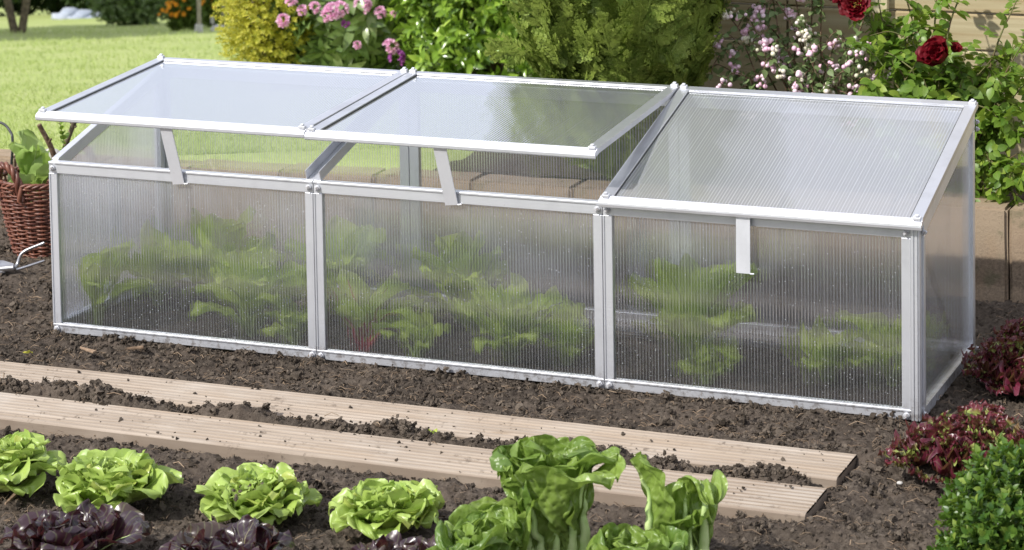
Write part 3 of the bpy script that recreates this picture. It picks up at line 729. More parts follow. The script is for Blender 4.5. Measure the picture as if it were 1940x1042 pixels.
def romaine(px, py, Hh, n, label, seed, spread=1., wf=.36, extra=None, kind='cos'):
    base = atz(px, py, -.006); gg = rs(seed); e = empty('romaine_lettuce', base, label, 'lettuce', 'romaine lettuces in the foreground')
    mb, rb = MB(), MB()
    for i in range(n):
        t = (i+.5)/n; az = i*2.39996+gg.normal(0, .25)+seed
        h0 = R(90-10*t*spread); h1 = R(94-52*t**1.3*spread+gg.normal(0, 9))
        L = Hh*(.82+.28*t)*gg.uniform(.9, 1.06)
        one_leaf(mb, gg, base, az, L, h0, h1, L*wf*gg.uniform(.85, 1.15), .04+.03*t, .0075, gg.uniform(1.6, 2.6), kind, 33, 44, .008+.016*t, 0, 2.4, .006, rb, .0075+.003*t, gg.normal(0, .04), 2.4, curl=R(gg.uniform(-70, 15)), crinkle=.0075)
    for (dx, az, L, h0, h1, w, rho, hp, cu) in (extra or []):
        b = base+np.array([RH[0]*dx, RH[1]*dx, 0])
        one_leaf(mb, gg, b, az, L, R(h0), R(h1), w, rho, .007, 2.2, kind, 35, 48, .016, 0, hp, .006, rb, .0125, 0, 2.4, curl=R(cu), crinkle=.0085)
    mb.build('leaves', M['romaine'], e); rb.build('stalks', M['romrib'], e)
CAMAZ = math.atan2(-.923, .377)      # azimuth towards the camera
romaine(1050, 1104, .205, 14, 'tall romaine lettuce with the widest head and a thick pale stalk', 31, .8, .31,
        extra=[(-.004, CAMAZ+.05, .215, 93, 70, .072, .11, 3., -25), (.02, CAMAZ+1.15, .235, 89, 44, .052, .06, 3., -40), (-.02, CAMAZ-1.0, .225, 92, 78, .05, .06, 3., -10), (.0, CAMAZ+2.6, .215, 90, 66, .055, .07, 2., -60), (.012, CAMAZ+.6, .205, 91, 60, .05, .06, 3., -30)])
romaine(1296, 1116, .15, 4, 'tall romaine lettuce with parted leaves and two pale stalks', 32, .6, .3,
        extra=[(-.02, CAMAZ-1.2, .215, 86, 74, .043, .06, 2., -8), (.026, CAMAZ+.25, .225, 93, 90, .034, .035, 6., -165), (.0, CAMAZ+.1, .175, 92, 72, .044, .07, 2.5, -15)])
romaine(925, 1146, .135, 14, 'low young romaine left of the tallest romaine', 33, 1.1, .42, None, 'romaine')
romaine(1202, 1160, .12, 13, 'low young romaine between the two tall romaines', 34, 1.05, .45, None, 'romaine')
romaine(868, 1172, .10, 10, 'smallest young romaine at the bottom edge beside the purple lettuce', 35, 1.1, .42, None, 'romaine')

def lollo(px, py, Rr, label, seed, n=24, Hs=1., nf=430):
    base = atz(px, py, -.004); gg = rs(seed); e = empty('frilly_lettuce', base, label, 'lettuce', 'frilly red lettuces at the end of the frame')
    mb, ob = MB(), MB()
    for i in range(n):
        t = (i+.5)/n; az = i*2.39996+gg.normal(0, .3)
        h0 = R(80-62*t**1.2+gg.normal(0, 6)); h1 = R(84-66*t+gg.normal(0, 12)); L = Rr*(.6+.42*t)*gg.uniform(.88, 1.1)
        one_leaf(ob if t > .6 else mb, gg, base, az, L, h0, h1, L*.5, .07+.05*t, .011, gg.uniform(4., 5.), 'lollo', 29, 20, .006, .002, 1.1, .006, None, tilt=gg.normal(0, .08), edge_p=1.6)
    for i in range(nf):
        t = gg.uniform(0, 1)**.6; az = gg.uniform(0, 6.28); el = R(86-72*t); rr_ = Rr*gg.uniform(.62, .98)*(1+.22*math.sin(3*az+seed)*math.cos(el))
        c_ = base+np.array([math.cos(az)*math.cos(el)*rr_, math.sin(az)*math.cos(el)*rr_, math.sin(el)*rr_*.82+.006])
        one_leaf(mb, gg, c_, az+gg.normal(0, .5), gg.uniform(.014, .025), el+gg.normal(.1, .3), el+gg.normal(-.3, .5), gg.uniform(.010, .017), .02, .005, gg.uniform(2., 3.), 'lollo', 15, 7, 0, 0, 1., .002, edge_p=1.2)
    mb.build('frilled_leaves', M['lollo'], e); ob.build('outer_leaves', M['lollo'], e)
lollo(1848, 918, .128, 'frilly burgundy lettuce by the front corner of the cold frame', 41)
lollo(1962, 746, .115, 'frilly burgundy and lime lettuce beside the end pane, half hidden by the picture edge', 42)
lollo(1990, 700, .1, 'frilly red lettuce at the right picture edge behind the others', 43, 18)

# vegetable plants inside the frame
def pen(Pp):
    x, y, z = Pp[..., 0], Pp[..., 1], Pp[..., 2]
    def soft(q, lo, w=.05): return np.where(q < lo+w, lo+w*np.exp(np.minimum(q-lo-w, 0)/w), q)
    y = soft(y, .013); y = -soft(-y, -(D-.02)); x = soft(x, .02); x = -soft(-x, -1.775)
    z = -soft(-z, -(HF-.055+.0*y))
    return np.stack([x, y, z], -1)
def veg(px, Yp, Hh, spread, n, label, seed, stem='veg_stem', name='vegetable_plant', wf=.24):
    b = aty(px, 600, Yp); base = np.array([b[0], Yp, .0]); gg = rs(seed)
    e = empty(name, base, label, 'plant', 'vegetables growing inside the cold frame'); mb, rb = MB(), MB()
    for i in range(n):
        t = (i+.5)/n; az = i*2.39996+gg.normal(0, .4)
        h0 = R(88-28*t*spread*8); h1 = R(40-70*t+gg.normal(0, 28)); L = Hh*(1.2-.3*t)*gg.uniform(.8, 1.1)
        one_leaf(mb, gg, base, az, L*.9, h0, h1, L*wf*gg.uniform(.6, 1.05), .05, .008, gg.uniform(1.4, 2.4), 'petiole', 11, 19, .004, 0, 1.5, .006, rb, .0035 if stem == 'veg_stem' else .005, gg.normal(0, .08), lim=pen)
    mb.build('leaves', M['veg'], e); rb.build('stems', M[stem], e)
VEG = [(185, .07, .20, .1, 10, 'leafy plant by the left corner post inside the frame', 51), (300, .26, .17, .12, 12, 'taller leafy plant further back in the left bay', 52),
       (478, .11, .21, .12, 16, 'bushy leafy plant in the left bay near the middle post', 53), (560, .08, .10, .12, 8, 'low leafy plant touching the pane left of the middle post', 54),
       (420, .33, .2, .13, 18, 'tall leafy plant at the back of the left bay', 55), (650, .33, .2, .13, 18, 'tall leafy plant at the back just right of the middle post', 56),
       (790, .06, .11, .12, 6, 'single small crinkled plant close to the middle pane', 58), (965, .11, .17, .15, 24, 'wide bushy pale green plant in the middle bay', 59, 'veg_stem', 'vegetable_plant', .17),
       (1075, .12, .12, .15, 12, 'low leafy plant beside the right post of the middle bay', 60), (880, .32, .19, .13, 18, 'hazy green plant at the back of the middle bay', 61),
       (1310, .15, .23, .12, 20, 'tallest plant in the right bay left of the hanging strip', 62), (1340, .09, .09, .1, 6, 'small plant at the foot of the tallest plant in the right bay', 63),
       (1565, .17, .14, .13, 10, 'low plant in the right bay under the shut lid', 64), (1690, .2, .17, .13, 10, 'plant by the right corner post inside the frame', 65)]
for v_ in VEG: veg(*v_)
veg(690, .08, .17, .12, 11, 'red stemmed chard in the middle bay near the left post', 57, 'red_stem', 'chard_plant')

# ------------------------------------------------------------------ shrubs
def leaf_t(k=5, fold=.18, curl=.15, kind='leaf', wid=.5):
    v = np.linspace(0, 1, k); w = shape(kind, v)*wid*.5
    V = np.stack([np.stack([-w, v, fold*w-curl*v*v], -1), np.stack([0*v, v, -curl*v*v], -1), np.stack([w, v, fold*w-curl*v*v], -1)], 1).reshape(-1, 3)
    U = np.stack([np.tile([0, .5, 1], k), np.repeat(v, 3)], -1)
    return V, grid(3, k), U
def cluster(parts):
    """merge (template, matrix, offset) into a template"""
    V, F, U, n = [], [], [], 0
    for T, m, o in parts:
        V.append(T[0]@np.asarray(m).T+o); F.append(T[1]+n); U.append(T[2]); n += len(T[0])
    return np.concatenate(V), np.concatenate(F), np.concatenate(U)
def whorl(gg, n, el, lt, jit=.2, L=1.):
    pr = []
    for i in range(n):
        az = i*2*PI/n+gg.normal(0, .2); e = R(el)+gg.normal(0, jit)
        d = np.array([[math.cos(az)*math.cos(e), math.sin(az)*math.cos(e), math.sin(e)]])
        m = frames(d, np.array([gg.normal(0, .2)]), np.array([L*gg.uniform(.8, 1.1)]))[0]
        pr.append((lt, m, d[0]*.06))
    return cluster(pr)          # shoot axis is +z
def twig_t(gg, pairs, lt, step, L0, L1, el=50):
    pr = []
    for i in range(pairs):
        t = i/(pairs-1)
        for s in (0, 1):
            az = (i % 2)*PI/2+s*PI+gg.normal(0, .15); e = R(el+25*t)+gg.normal(0, .15)
            d = np.array([[math.cos(az)*math.cos(e), math.sin(az)*math.cos(e), math.sin(e)]])
            m = frames(d, np.zeros(1), np.array([L0+(L1-L0)*t]))[0]; pr.append((lt, m, np.array([0, 0, i*step])))
    return cluster(pr)
def zframes(D, roll, S):
    """like frames but the template's z axis points along D"""
    Mx = frames(D, roll, S); return np.stack([Mx[:, :, 0], -Mx[:, :, 2], Mx[:, :, 1]], -1)
def egg(gg, n, c, rad, lo=.72, zmin=-1, pw=1., front=None):
    """points and outward directions through the outer layers of a lumpy ellipsoid"""
    d = gg.normal(size=(n, 3)); d /= np.linalg.norm(d, axis=1)[:, None]; d = d[d[:, 2] > zmin]
    if front is not None:
        f = -(d[:, 0]*FH[0]+d[:, 1]*FH[1]); d = d[(f > front) | (gg.uniform(0, 1, len(d)) < .2)]
    lump = 1+.16*fbm(d[:, 0]*2.3+d[:, 2]*1.9+c[0]*5, d[:, 1]*2.3-d[:, 2]*1.3+c[1], 3, 4)
    k = (lo+(1-lo)*gg.uniform(0, 1, len(d))**pw)*lump
    return np.asarray(c)+d*np.asarray(rad)*k[:, None], d, k
def dressed(name, mat, T_list, pts, dirs, size, gg, parent, jit=.5, upb=.3, z=True):
    mb = MB(); n = len(pts)
    Dv = dirs+gg.normal(0, jit, (n, 3)); Dv[:, 2] += upb
    S = size*gg.uniform(.75, 1.25, n); roll = gg.uniform(0, 6.28, n)
    Mx = zframes(Dv, roll, S) if z else frames(Dv, roll, S)
    for k, T in enumerate(T_list): mb.inst(T, Mx[k::len(T_list)], pts[k::len(T_list)])
    return mb.build(name, mat, parent)
def ground_at(x, y): return float(lawn_z(np.array([x]), np.array([y]))[0])
def stems(name, mat, base, tips, gg, parent, r0=.02, r1=.005):
    mb = MB()
    for tp in tips:
        mid = (np.array(base)+tp)/2+gg.normal(0, .06, 3)*np.linalg.norm(np.array(tp)-base); b = np.array(base)+gg.normal(0, .3, 3)*r0*2*np.array([1, 1, 0])
        Pq = curve([b, mid, tp], 7); tube(mb, Pq, np.linspace(r0, r1, len(Pq)), 6)
    return mb.build(name, mat, parent)

# box ball in the right foreground
g = rs(101); lt = leaf_t(4, .3, .2, 'leaf', .6)
Ts = [twig_t(g, 6, lt, .16, .42, .36, 35) for _ in range(5)]
c = atz(1915, 1010, .06)+np.array([.035, -.03, 0]); c[2] = .055
e = empty('box_bush', (c[0], c[1], 0), 'small leafy green box bush in the bottom right corner', 'bush')
pts, dr, _ = egg(g, 1500, c, (.115, .115, .125), .62, -.6)
dressed('foliage', M['box'], Ts, pts, dr, .037, g, e, .45, .6)
stems('stems', M['twig'], (c[0], c[1], -.01), [c+d_*.09 for d_ in dr[:26]], g, e, .004, .0015)

# thuja behind the frame
g = rs(111)
def spray_t(gg, n=11, sub=6):
    V, F, U = [], [], []
    def kite(p, d, L, w, z=0.):
        d = d/np.linalg.norm(d); s = np.array([-d[1], d[0], 0]); k = len(V)
        V.extend([p, p+d*L*.5+s*w, p+d*L, p+d*L*.5-s*w]); F.append((k, k+1, k+2, k+3)); U.extend([(.5, 0), (1, .5), (.5, 1), (0, .5)])
    kite(np.zeros(3), np.array([0, 1., 0]), 1., .022)
    for i in range(n):
        t = (i+.6)/n; p = np.array([0, t*.95, -.1*t*t])
        for sg in (-1, 1):
            if gg.uniform() < .1: continue
            L = (.5*(1-t)**.8+.09)*gg.uniform(.8, 1.15)*min(1, .45+t*2.5); a = R(46+gg.normal(0, 6))*sg
            d = np.array([math.sin(a), math.cos(a), gg.normal(0, .15)-.12]); kite(p, d, L, .03)
            dn = d/np.linalg.norm(d)
            for j in range(sub):
                q = (j+.5)/sub; l2 = L*.42*(1-q*.75)
                if l2 < .03: continue
                for s2 in (-1, 1):
                    b = a+R(40)*s2; kite(p+dn*L*q, np.array([math.sin(b), math.cos(b), gg.normal(0, .2)]), l2, .03)
    return np.array(V), np.array(F), np.array(U)
Ts = [spray_t(g) for _ in range(5)]
tc = aty(1172, 100, .98); tb = np.array([tc[0], .98, .17])
e = empty('thuja', tb, 'tall feathery green thuja standing behind the middle of the cold frame', 'conifer')
n = 1700; zz = .20+1.35*g.uniform(0, 1, n)**1.25; th = g.uniform(0, 6.28, n)
def t_rad(z): return .05+.215*sstep(z, .2, .66)-.22*sstep(z, .9, 1.7)
rr = .82*t_rad(zz)*(.35+.65*g.uniform(0, 1, n)**.5)*(1+.2*fbm(th*1.5, zz*4, 2, 9))
keep = (np.sin(th-CAMAZ+PI/2) > -.45) | (g.uniform(0, 1, n) < .35)
pts = np.stack([tb[0]+rr*np.cos(th), tb[1]+.02+rr*np.sin(th)*.85, zz-.04], -1)[keep]
dr = np.stack([np.cos(th), np.sin(th), .9+0*th], -1)[keep]
mb = MB(); k_ = len(pts); Dv = dr*[.75, .75, 1.]+g.normal(0, .3, (k_, 3)); Dv[:, 2] += .25
Xs = np.cross(Dv, dr*[1, 1, .1]+g.normal(0, .25, (k_, 3))); Xs /= np.linalg.norm(Xs, axis=1)[:, None]; Dv /= np.linalg.norm(Dv, axis=1)[:, None]
Mx = np.stack([Xs, Dv, np.cross(Xs, Dv)], -1)*(.1*g.uniform(.7, 1.3, k_))[:, None, None]
for k in range(5): mb.inst(Ts[k], Mx[k::5], pts[k::5])
n = 420; zz = g.uniform(.29, .95, n); th = CAMAZ+g.uniform(-1.5, 1.5, n); rr = t_rad(zz)*g.uniform(.68, .92, n)
pts = np.stack([tb[0]+rr*np.cos(th), tb[1]+.02+rr*np.sin(th)*.85, zz-.08], -1); dr = np.stack([np.cos(th), np.sin(th), 0*th], -1)
Dv = dr*.35+g.normal(0, .28, (n, 3)); Dv[:, 2] += .95; Dv /= np.linalg.norm(Dv, axis=1)[:, None]
Xs = np.cross(Dv, dr+g.normal(0, .3, (n, 3))); Xs /= np.linalg.norm(Xs, axis=1)[:, None]
Mx = np.stack([Xs, Dv, np.cross(Xs, Dv)], -1)*(.125*g.uniform(.7, 1.25, n))[:, None, None]
for k in range(5): mb.inst(Ts[k], Mx[k::5], pts[k::5])
mb.build('foliage', M['thuja'], e)
mb = MB(); tube(mb, curve([tb-[0, 0, .03], tb+[.01, 0, .7], tb+[0, .01, 1.5]], 8), np.linspace(.024, .004, 17), 8)
for i in range(46):
    z0 = g.uniform(.03, 1.); a = g.uniform(0, 6.28); r_ = t_rad(z0+.25)*.8
    tube(mb, curve([tb+[0, 0, z0], tb+[r_*.5*math.cos(a), r_*.5*math.sin(a), z0+.06], tb+[r_*math.cos(a), r_*math.sin(a), z0+.2]], 4), np.linspace(.005, .0015, 9), 5)
mb.build('trunk', M['bark'], e)

# rhododendron, laurel, golden shrub further back
def shrub(name, label, cat, px, py, d, rad, mat, Ts, n, size, seed, lo=.72, jit=.4, upb=.4, front=-.25, group=None, zc=None):
    gg = rs(seed); p = atd(px, py, d); gz = ground_at(p[0], p[1]); base = np.array([p[0], p[1], gz])
    c = np.array([p[0], p[1], gz+rad[2]*.8 if zc is None else gz+zc])
    e = empty(name, base, label, cat, group)
    pts, dr, k = egg(gg, n, c, rad, lo, -.8, 1., front)
    kk = pts[:, 2] > gz+.01; pts, dr = pts[kk], dr[kk]
    dressed('foliage', mat, Ts, pts, dr, size, gg, e, jit, upb)
    stems('stems', M['bark'], base-[0, 0, .03], [c+d_*np.array(rad)*.7 for d_ in dr[:14]], gg, e, .03*rad[2], .006)
    return e, c, base
g = rs(121); rl = leaf_t(5, .22, .25, 'leaf', .36)
RW = [whorl(g, 9, 12, rl, .22) for _ in range(4)]
eR, cR, bR = shrub('rhododendron', 'dark green rhododendron bush with pink flower heads', 'bush', 655, 70, 10., (.36, .36, .62), M['rhodo'], RW, 2300, .082, 122, .66, .3, .15)
ll = leaf_t(5, .3, .25, 'leaf', .42); LW = [twig_t(g, 4, ll, .3, .8, .75, 35) for _ in range(4)]
shrub('laurel_bush', 'glossy bright green laurel bush between the rhododendron and the thuja', 'bush', 935, 60, 9.6, (.37, .36, .7), M['laurel'], LW, 3200, .058, 123, .6, .4, .5)
yl = leaf_t(4, .2, .2, 'leaf', .5); YW = [twig_t(g, 6, yl, .2, .5, .4, 40) for _ in range(4)]
shrub('golden_shrub', 'dense yellow leaved shrub left of the rhododendron', 'bush', 531, 70, 9.9, (.21, .3, .55), M['yellow'], YW, 4200, .034, 124, .6, .5, .5)
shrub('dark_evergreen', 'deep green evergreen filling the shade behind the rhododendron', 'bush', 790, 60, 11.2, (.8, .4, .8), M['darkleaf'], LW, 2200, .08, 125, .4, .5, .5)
# pink trusses
def truss(gg):
    pet = leaf_t(4, .5, -.25, 'petal', .8); pr = []
    for i in range(15):
        d = gg.normal(size=3); d[2] = abs(d[2])*.9; d /= np.linalg.norm(d)
        for j in range(5):
            a = j*2*PI/5; m0 = zframes(d[None], np.array([0.]), np.ones(1))[0]
            q = m0@np.array([math.cos(a)*.8, math.sin(a)*.8, .5]); q /= np.linalg.norm(q)
            m = frames(q[None], np.array([gg.normal(0, .3)]), np.array([.42]))[0]; pr.append((pet, m, d*.62))
    return cluster(pr)
g = rs(131); Tr = [truss(g) for _ in range(3)]
for k, (px, py, s, dk) in enumerate([(632, 24, .036, 0), (618, 30, .024, 0), (645, 18, .03, 0), (687, 10, .032, 0), (537, 40, .026, 0), (573, 20, .02, 0), (552, 2, .022, 0), (596, 15, .022, 0), (740, 90, .03, 0), (752, 110, .03, 1), (677, 86, .016, 0), (721, 24, .022, 0), (655, 45, .016, 1), (745, 27, .012, 0)]):
    p = atd(px, py, 9.5); q = (p-cR); 
    mb = MB(); mb.inst(Tr[k % 3], zframes(np.array([[.3, -.6, .6]]), np.array([k*1.]), np.array([s*1.15])), p[None])
    mb.build('flower_head', M['rhodo_dark'] if dk else M['rhodo_flower'], eR)

# snowberry and rose in front of the fence
def leafy_branch(lb, bb, Pq, gg, T, size, gap, r0, pairs=True, droop=.2, from_=.25):
    tube(bb, Pq, np.linspace(r0, r0*.35, len(Pq)), 6)
    L = np.concatenate([[0], np.cumsum(np.linalg.norm(np.diff(Pq, axis=0), axis=1))]); t = from_*L[-1]; ds, os_ = [], []
    while t < L[-1]:
        i = min(np.searchsorted(L, t), len(Pq)-1); dv = Pq[min(i+1, len(Pq)-1)]-Pq[max(i-1, 0)]; dv = dv/np.linalg.norm(dv)
        for s in ((0, 1) if pairs else (0,)):
            x = np.cross(dv, gg.normal(size=3)); x /= np.linalg.norm(x); ds.append(x+dv*.5-np.array([0, 0, droop])); os_.append(Pq[i])
        t += gap*gg.uniform(.7, 1.3)
    ds, os_ = np.array(ds), np.array(os_)
    if len(ds): lb.inst(T, frames(ds, gg.normal(0, .7, len(ds)), size*gg.uniform(.7, 1.2, len(ds))), os_)
g = rs(141); sl = leaf_t(5, .25, .15, 'leaf', .62)
sb = aty(1545, 190, 1.12); sb[2] = .17
e = empty('snowberry_bush', sb, 'twiggy bush with clusters of pink and white berries against the fence', 'bush')
lb, bb = MB(), MB(); tips = []
for (px, py, Y) in [(1362, 135, 1.02), (1420, 160, 1.0), (1378, 40, 1.04), (1430, 30, 1.06), (1470, 15, 1.05), (1440, 80, 1.0), (1480, 95, 1.0), (1520, 60, 1.06), (1540, 10, 1.1), (1460, 125, 1.0), (1560, 130, 1.02), (1600, 140, 1.0), (1590, 80, 1.05), (1650, 120, 1.02), (1640, 45, 1.05), (1505, 150, .99), (1575, 165, 1.0), (1545, 95, 1.04), (1500, -40, 1.08), (1560, -60, 1.08), (1450, -50, 1.06), (1410, 100, 1.02), (1530, 120, 1.0), (1620, 100, 1.0), (1690, 125, 1.02)]:
    tp = aty(px, py, Y); mid = (sb+tp)/2+np.array([0, .0, .05])+g.normal(0, .015, 3); low = tp-np.array([0, 0, .012])
    Pq = curve([sb+g.normal(0, .02, 3)*[1, 1, 0], mid, tp+np.array([0, 0, .015]), low+np.array([(-.02 if px < 1500 else .02), 0, -.01])], 7)
    leafy_branch(lb, bb, Pq, g, sl, .021, .018, .0026, from_=.4); tips.append(Pq)
    for _ in range(3):
        i = g.randint(9, len(Pq)-1); q = Pq[i]; en = q+g.normal(0, .03, 3)+np.array([0, -.01, -.005]); P2 = curve([q, (q+en)/2+[0, 0, .012], en], 5)
        leafy_branch(lb, bb, P2, g, sl, .018, .014, .0014, from_=.2); tips.append(P2)
lb.build('foliage', M['snowleaf'], e); bb.build('branches', M['twig'], e)
bI = ico(2)
def berry(tip, nn, pale, rb=.0055):
    k = g.uniform(0, 1, nn); off = np.stack([g.normal(0, .0075, nn), g.normal(0, .0075, nn), -k*.026], -1)
    mb = MB(); mb.inst(bI, np.eye(3)[None]*(rb*g.uniform(.7, 1.15, nn))[:, None, None], tip+off); mb.build('berry_cluster', M['berry_pale'] if pale else M['berry'], e)
for i, Pq in enumerate(tips[:96]):
    if g.uniform() < .84: berry(Pq[-1], g.randint(9, 18) if i % 3 == 0 else g.randint(4, 9), g.uniform() < .25)

g = rs(151); rl = leaf_t(5, .2, .18, 'leaf', .7)
def comp_t(gg, nl=5):
    pr = []
    for i, (x, y, a) in enumerate([(0, .5, 0), (.1, .3, 1), (-.1, .3, -1), (.1, .08, 1.15), (-.1, .08, -1.15)][:nl]):
        d = np.array([[math.sin(a), math.cos(a), gg.normal(0, .15)-.1]]); m = frames(d, np.array([gg.normal(0, .25)]), np.array([.52*gg.uniform(.8, 1.1)]))[0]; pr.append((rl, m, np.array([0, y, 0])))
    return cluster(pr)
CT = [comp_t(g) for _ in range(4)]
rb_ = np.array([aty(1800, 300, 1.0)[0], 1.0, .18])
e = empty('rose_bush', rb_, 'climbing rose bush with dark red blooms in front of the fence', 'bush')
lb, bb = MB(), MB()
for k, (px, py, Y) in enumerate([(1612, 10, .98), (1790, 112, .96), (1720, 60, .98), (1690, 110, .95), (1650, 150, .93), (1750, 150, .93), (1830, 90, .97), (1880, 110, .97), (1930, 80, .98), (1935, -20, 1.0), (1905, 190, .93), (1860, 250, .92), (1900, 320, .9), (1950, 250, .92), (1870, 380, .885), (1820, 160, .93), (1700, 160, .93), (1790, 190, .92), (1650, -60, 1.0), (1780, -120, 1.05), (1860, -90, 1.05), (1960, 140, .95), (1875, 320, .9), (1930, 370, .885), (1740, 110, .94), (1850, 180, .92), (1910, 140, .93), (1930, 290, .9), (1680, -130, 1.06), (1580, -110, 1.06), (1890, 220, .92), (1920, 340, .89)]):
    tp = aty(px, py, Y); mid = (rb_+tp)/2+g.normal(0, .03, 3)*[1, .4, 1]+[0, 0, .03]
    Pq = curve([rb_+g.normal(0, .04, 3)*[1, .4, 0], mid, tp], 9)
    leafy_branch(lb, bb, Pq, g, CT[k % 4], .05, .024, .0034, False, .25, .3)
    for _ in range(5):
        i = g.randint(5, len(Pq)-1); q = Pq[i]; en = q+g.normal(0, .05, 3)*[1, .6, 1]; leafy_branch(lb, bb, curve([q, (q+en)/2+[0, 0, .015], en], 5), g, CT[(k+1) % 4], .045, .022, .0018, False, .25, .2)
lb.build('foliage', M['roseleaf'], e); bb.build('canes', M['cane'], e)
def bloom(p, size, seed, tilt, open_=0):
    gg = rs(seed); mb = MB(); n = 26
    for i in range(n):
        t = (i+.5)/n; az = i*2.39996; L = size*(.5+.6*t)
        one_leaf(mb, gg, np.zeros(3), az, L, R(92-(40+open_)*t), R(118-(75+open_)*t), L*.62, size*(.35+.5*t), size*.07, 1.3, 'petal', 9, 9, size*(.05+.2*open_/60), 0, 1.2, size*.06)
    Vv = [v @ np.array(Matrix.Rotation(tilt[0], 3, 'X') @ Matrix.Rotation(tilt[1], 3, 'Y')).T+p for v in mb.V]; mb.V = Vv
    o = mb.build('rose_bloom', M['rose_red'], e)
    return o
bloom(aty(1784, 116, .88), .05, 1, (R(45), R(-20))); bloom(aty(1806, 98, .9), .02, 2, (R(30), R(30)))
o = bloom(aty(1622, 12, .95), .03, 3, (R(60), 0), 45); bloom(aty(1598, 4, .96), .022, 4, (R(40), R(-30))); bloom(aty(1576, 1, .97), .014, 5, (0, R(-30)))
mb = MB(); p = aty(1624, 8, .94)
for i in range(26): tube(mb, [p+[0, .012, 0], p+g.normal(0, .006, 3)+[0, -.004, 0]], .0006, 3)
mb.build('stamens', M['stamen'], o)

# fence
fy = 1.3; zs = [.17, .285, .412, .437, .53, .66, .79, .92, 1.05, 1.18]
zs = [aty(1900, q, fy)[2] for q in (330, 214, 99)]; hgt = zs[1]-zs[0]; zs = [zs[0]-hgt*.45]+zs+[zs[2]+.085]+[zs[2]+.085+.132*k for k in range(1, 6)]
e = empty('wooden_fence', (1.7, fy, .15), 'pale green tinted timber plank fence behind the rose and snowberry', 'fence')
j1 = aty(1492, 100, fy)[0]
for k in range(len(zs)-1):
    for a, b in ((.86, j1-.003), (j1+.003, 3.6)):
        mb = MB(); z0, z1 = zs[k]+.0015, zs[k+1]-.0015
        prism(mb, [(0, z0+.003), (.003, z0), (.022, z0), (.022, z1), (.003, z1), (0, z1-.004)], lambda x, p, q: (x, fy+p+.0015*math.sin(k*2.+x), q), list(np.linspace(a, b, 6)))
        mb.build('plank', M['fence'], e, False)
pxa, pxb, pz = aty(1651, 20, fy-.02)[0], aty(1681, 20, fy-.02)[0], aty(1660, 25, fy-.02)[2]
mb = MB(); box(mb, pxa, pxb, fy-.02, fy-.0005, pz, 1.3); mb.build('batten', M['fence_post'], e, False, .002)
mb = MB(); box(mb, j1-.03, j1+.03, fy+.0225, fy+.08, .1, 1.3); mb.build('post', M['fence_post'], e, False, .002)
mb = MB(); box(mb, .88, .94, fy+.0225, fy+.08, .1, 1.3); mb.build('post', M['fence_post'], e, False, .002)

# ------------------------------------------------------------------ basket with its contents, hand tool
g = rs(161)
bc = aty(92, 470, .6); bc = np.array([bc[0], .6, float(soil_z(np.array([bc[0]]), np.array([.6]))[0])-.004])
rB, rT = .074, .114; bH = aty(60, 352, .5)[2]-bc[2]
e = empty('wicker_basket', bc, 'reddish brown wicker basket beside the left end of the cold frame', 'basket')
def br(h): return rB+(rT-rB)*(h/bH)**.9
mb = MB(); ns = 22
for k in range(ns):
    a = k*2*PI/ns; tube(mb, [bc+[br(h)*math.cos(a), br(h)*math.sin(a), h] for h in np.linspace(0, bH+.006, 8)], .0028, 5)
mb.build('stakes', M['wicker'], e)
mb = MB(); rows = 34; nn = ns*5
for r_ in range(rows):
    h = .004+(bH-.012)*r_/(rows-1); wob = g.uniform(0, 6.28); Pq = []
    seg0 = 0
    for q in range(nn+1):
        a = q*2*PI/nn; ph = math.cos(a*ns/2+(r_ % 2)*PI)
        Pq.append(bc+np.array([(br(h)+.0042*ph)*math.cos(a), (br(h)+.0042*ph)*math.sin(a), h+.0012*math.sin(a*3+wob)+.0006*math.sin(a*11+wob)]))
    Pq = np.array(Pq); cuts = sorted(g.choice(np.arange(4, nn-4), 6, replace=False)); cuts = [0]+list(cuts)+[nn]
    for c0, c1 in zip(cuts[:-1], cuts[1:]):
        if c1-c0 > 2: tube(mb, Pq[c0:c1+1], .0027*g.uniform(.75, 1.15), 5)
mb.build('weave', M['wicker'], e)
mb = MB()
for j in range(3):
    a = np.linspace(0, 2*PI, 90); tube(mb, np.stack([bc[0]+(br(bH)+.004*np.cos(a*14+j*2.1))*np.cos(a), bc[1]+(br(bH)+.004*np.cos(a*14+j*2.1))*np.sin(a), bc[2]+bH+.004*np.sin(a*14+j*2.1)], -1), .0036, 6)
mb.build('rim', M['wicker'], e)
def handle(azm, half, hh):
    mb = MB(); s = np.linspace(0, PI, 60)
    a = azm-half*np.cos(s); rad = br(bH)+.004*np.sin(s); c_ = np.stack([bc[0]+rad*np.cos(a), bc[1]+rad*np.sin(a), bc[2]+bH-.035+(hh+.035)*np.sin(s)**.8], -1)
    T = np.gradient(c_, axis=0); T /= np.linalg.norm(T, axis=1)[:, None]; A = np.cross(T, [math.cos(azm), math.sin(azm), 0.]); B = np.cross(T, A)
    for j in range(3):
        q = s*5.5+j*2*PI/3; tube(mb, c_+.0052*(np.cos(q)[:, None]*A+np.sin(q)[:, None]*B), .0052, 6)
    mb.build('handle', M['wicker'], e)
handle(CAMAZ-.72, .36, .045); handle(CAMAZ+PI-.6, .5, .05)
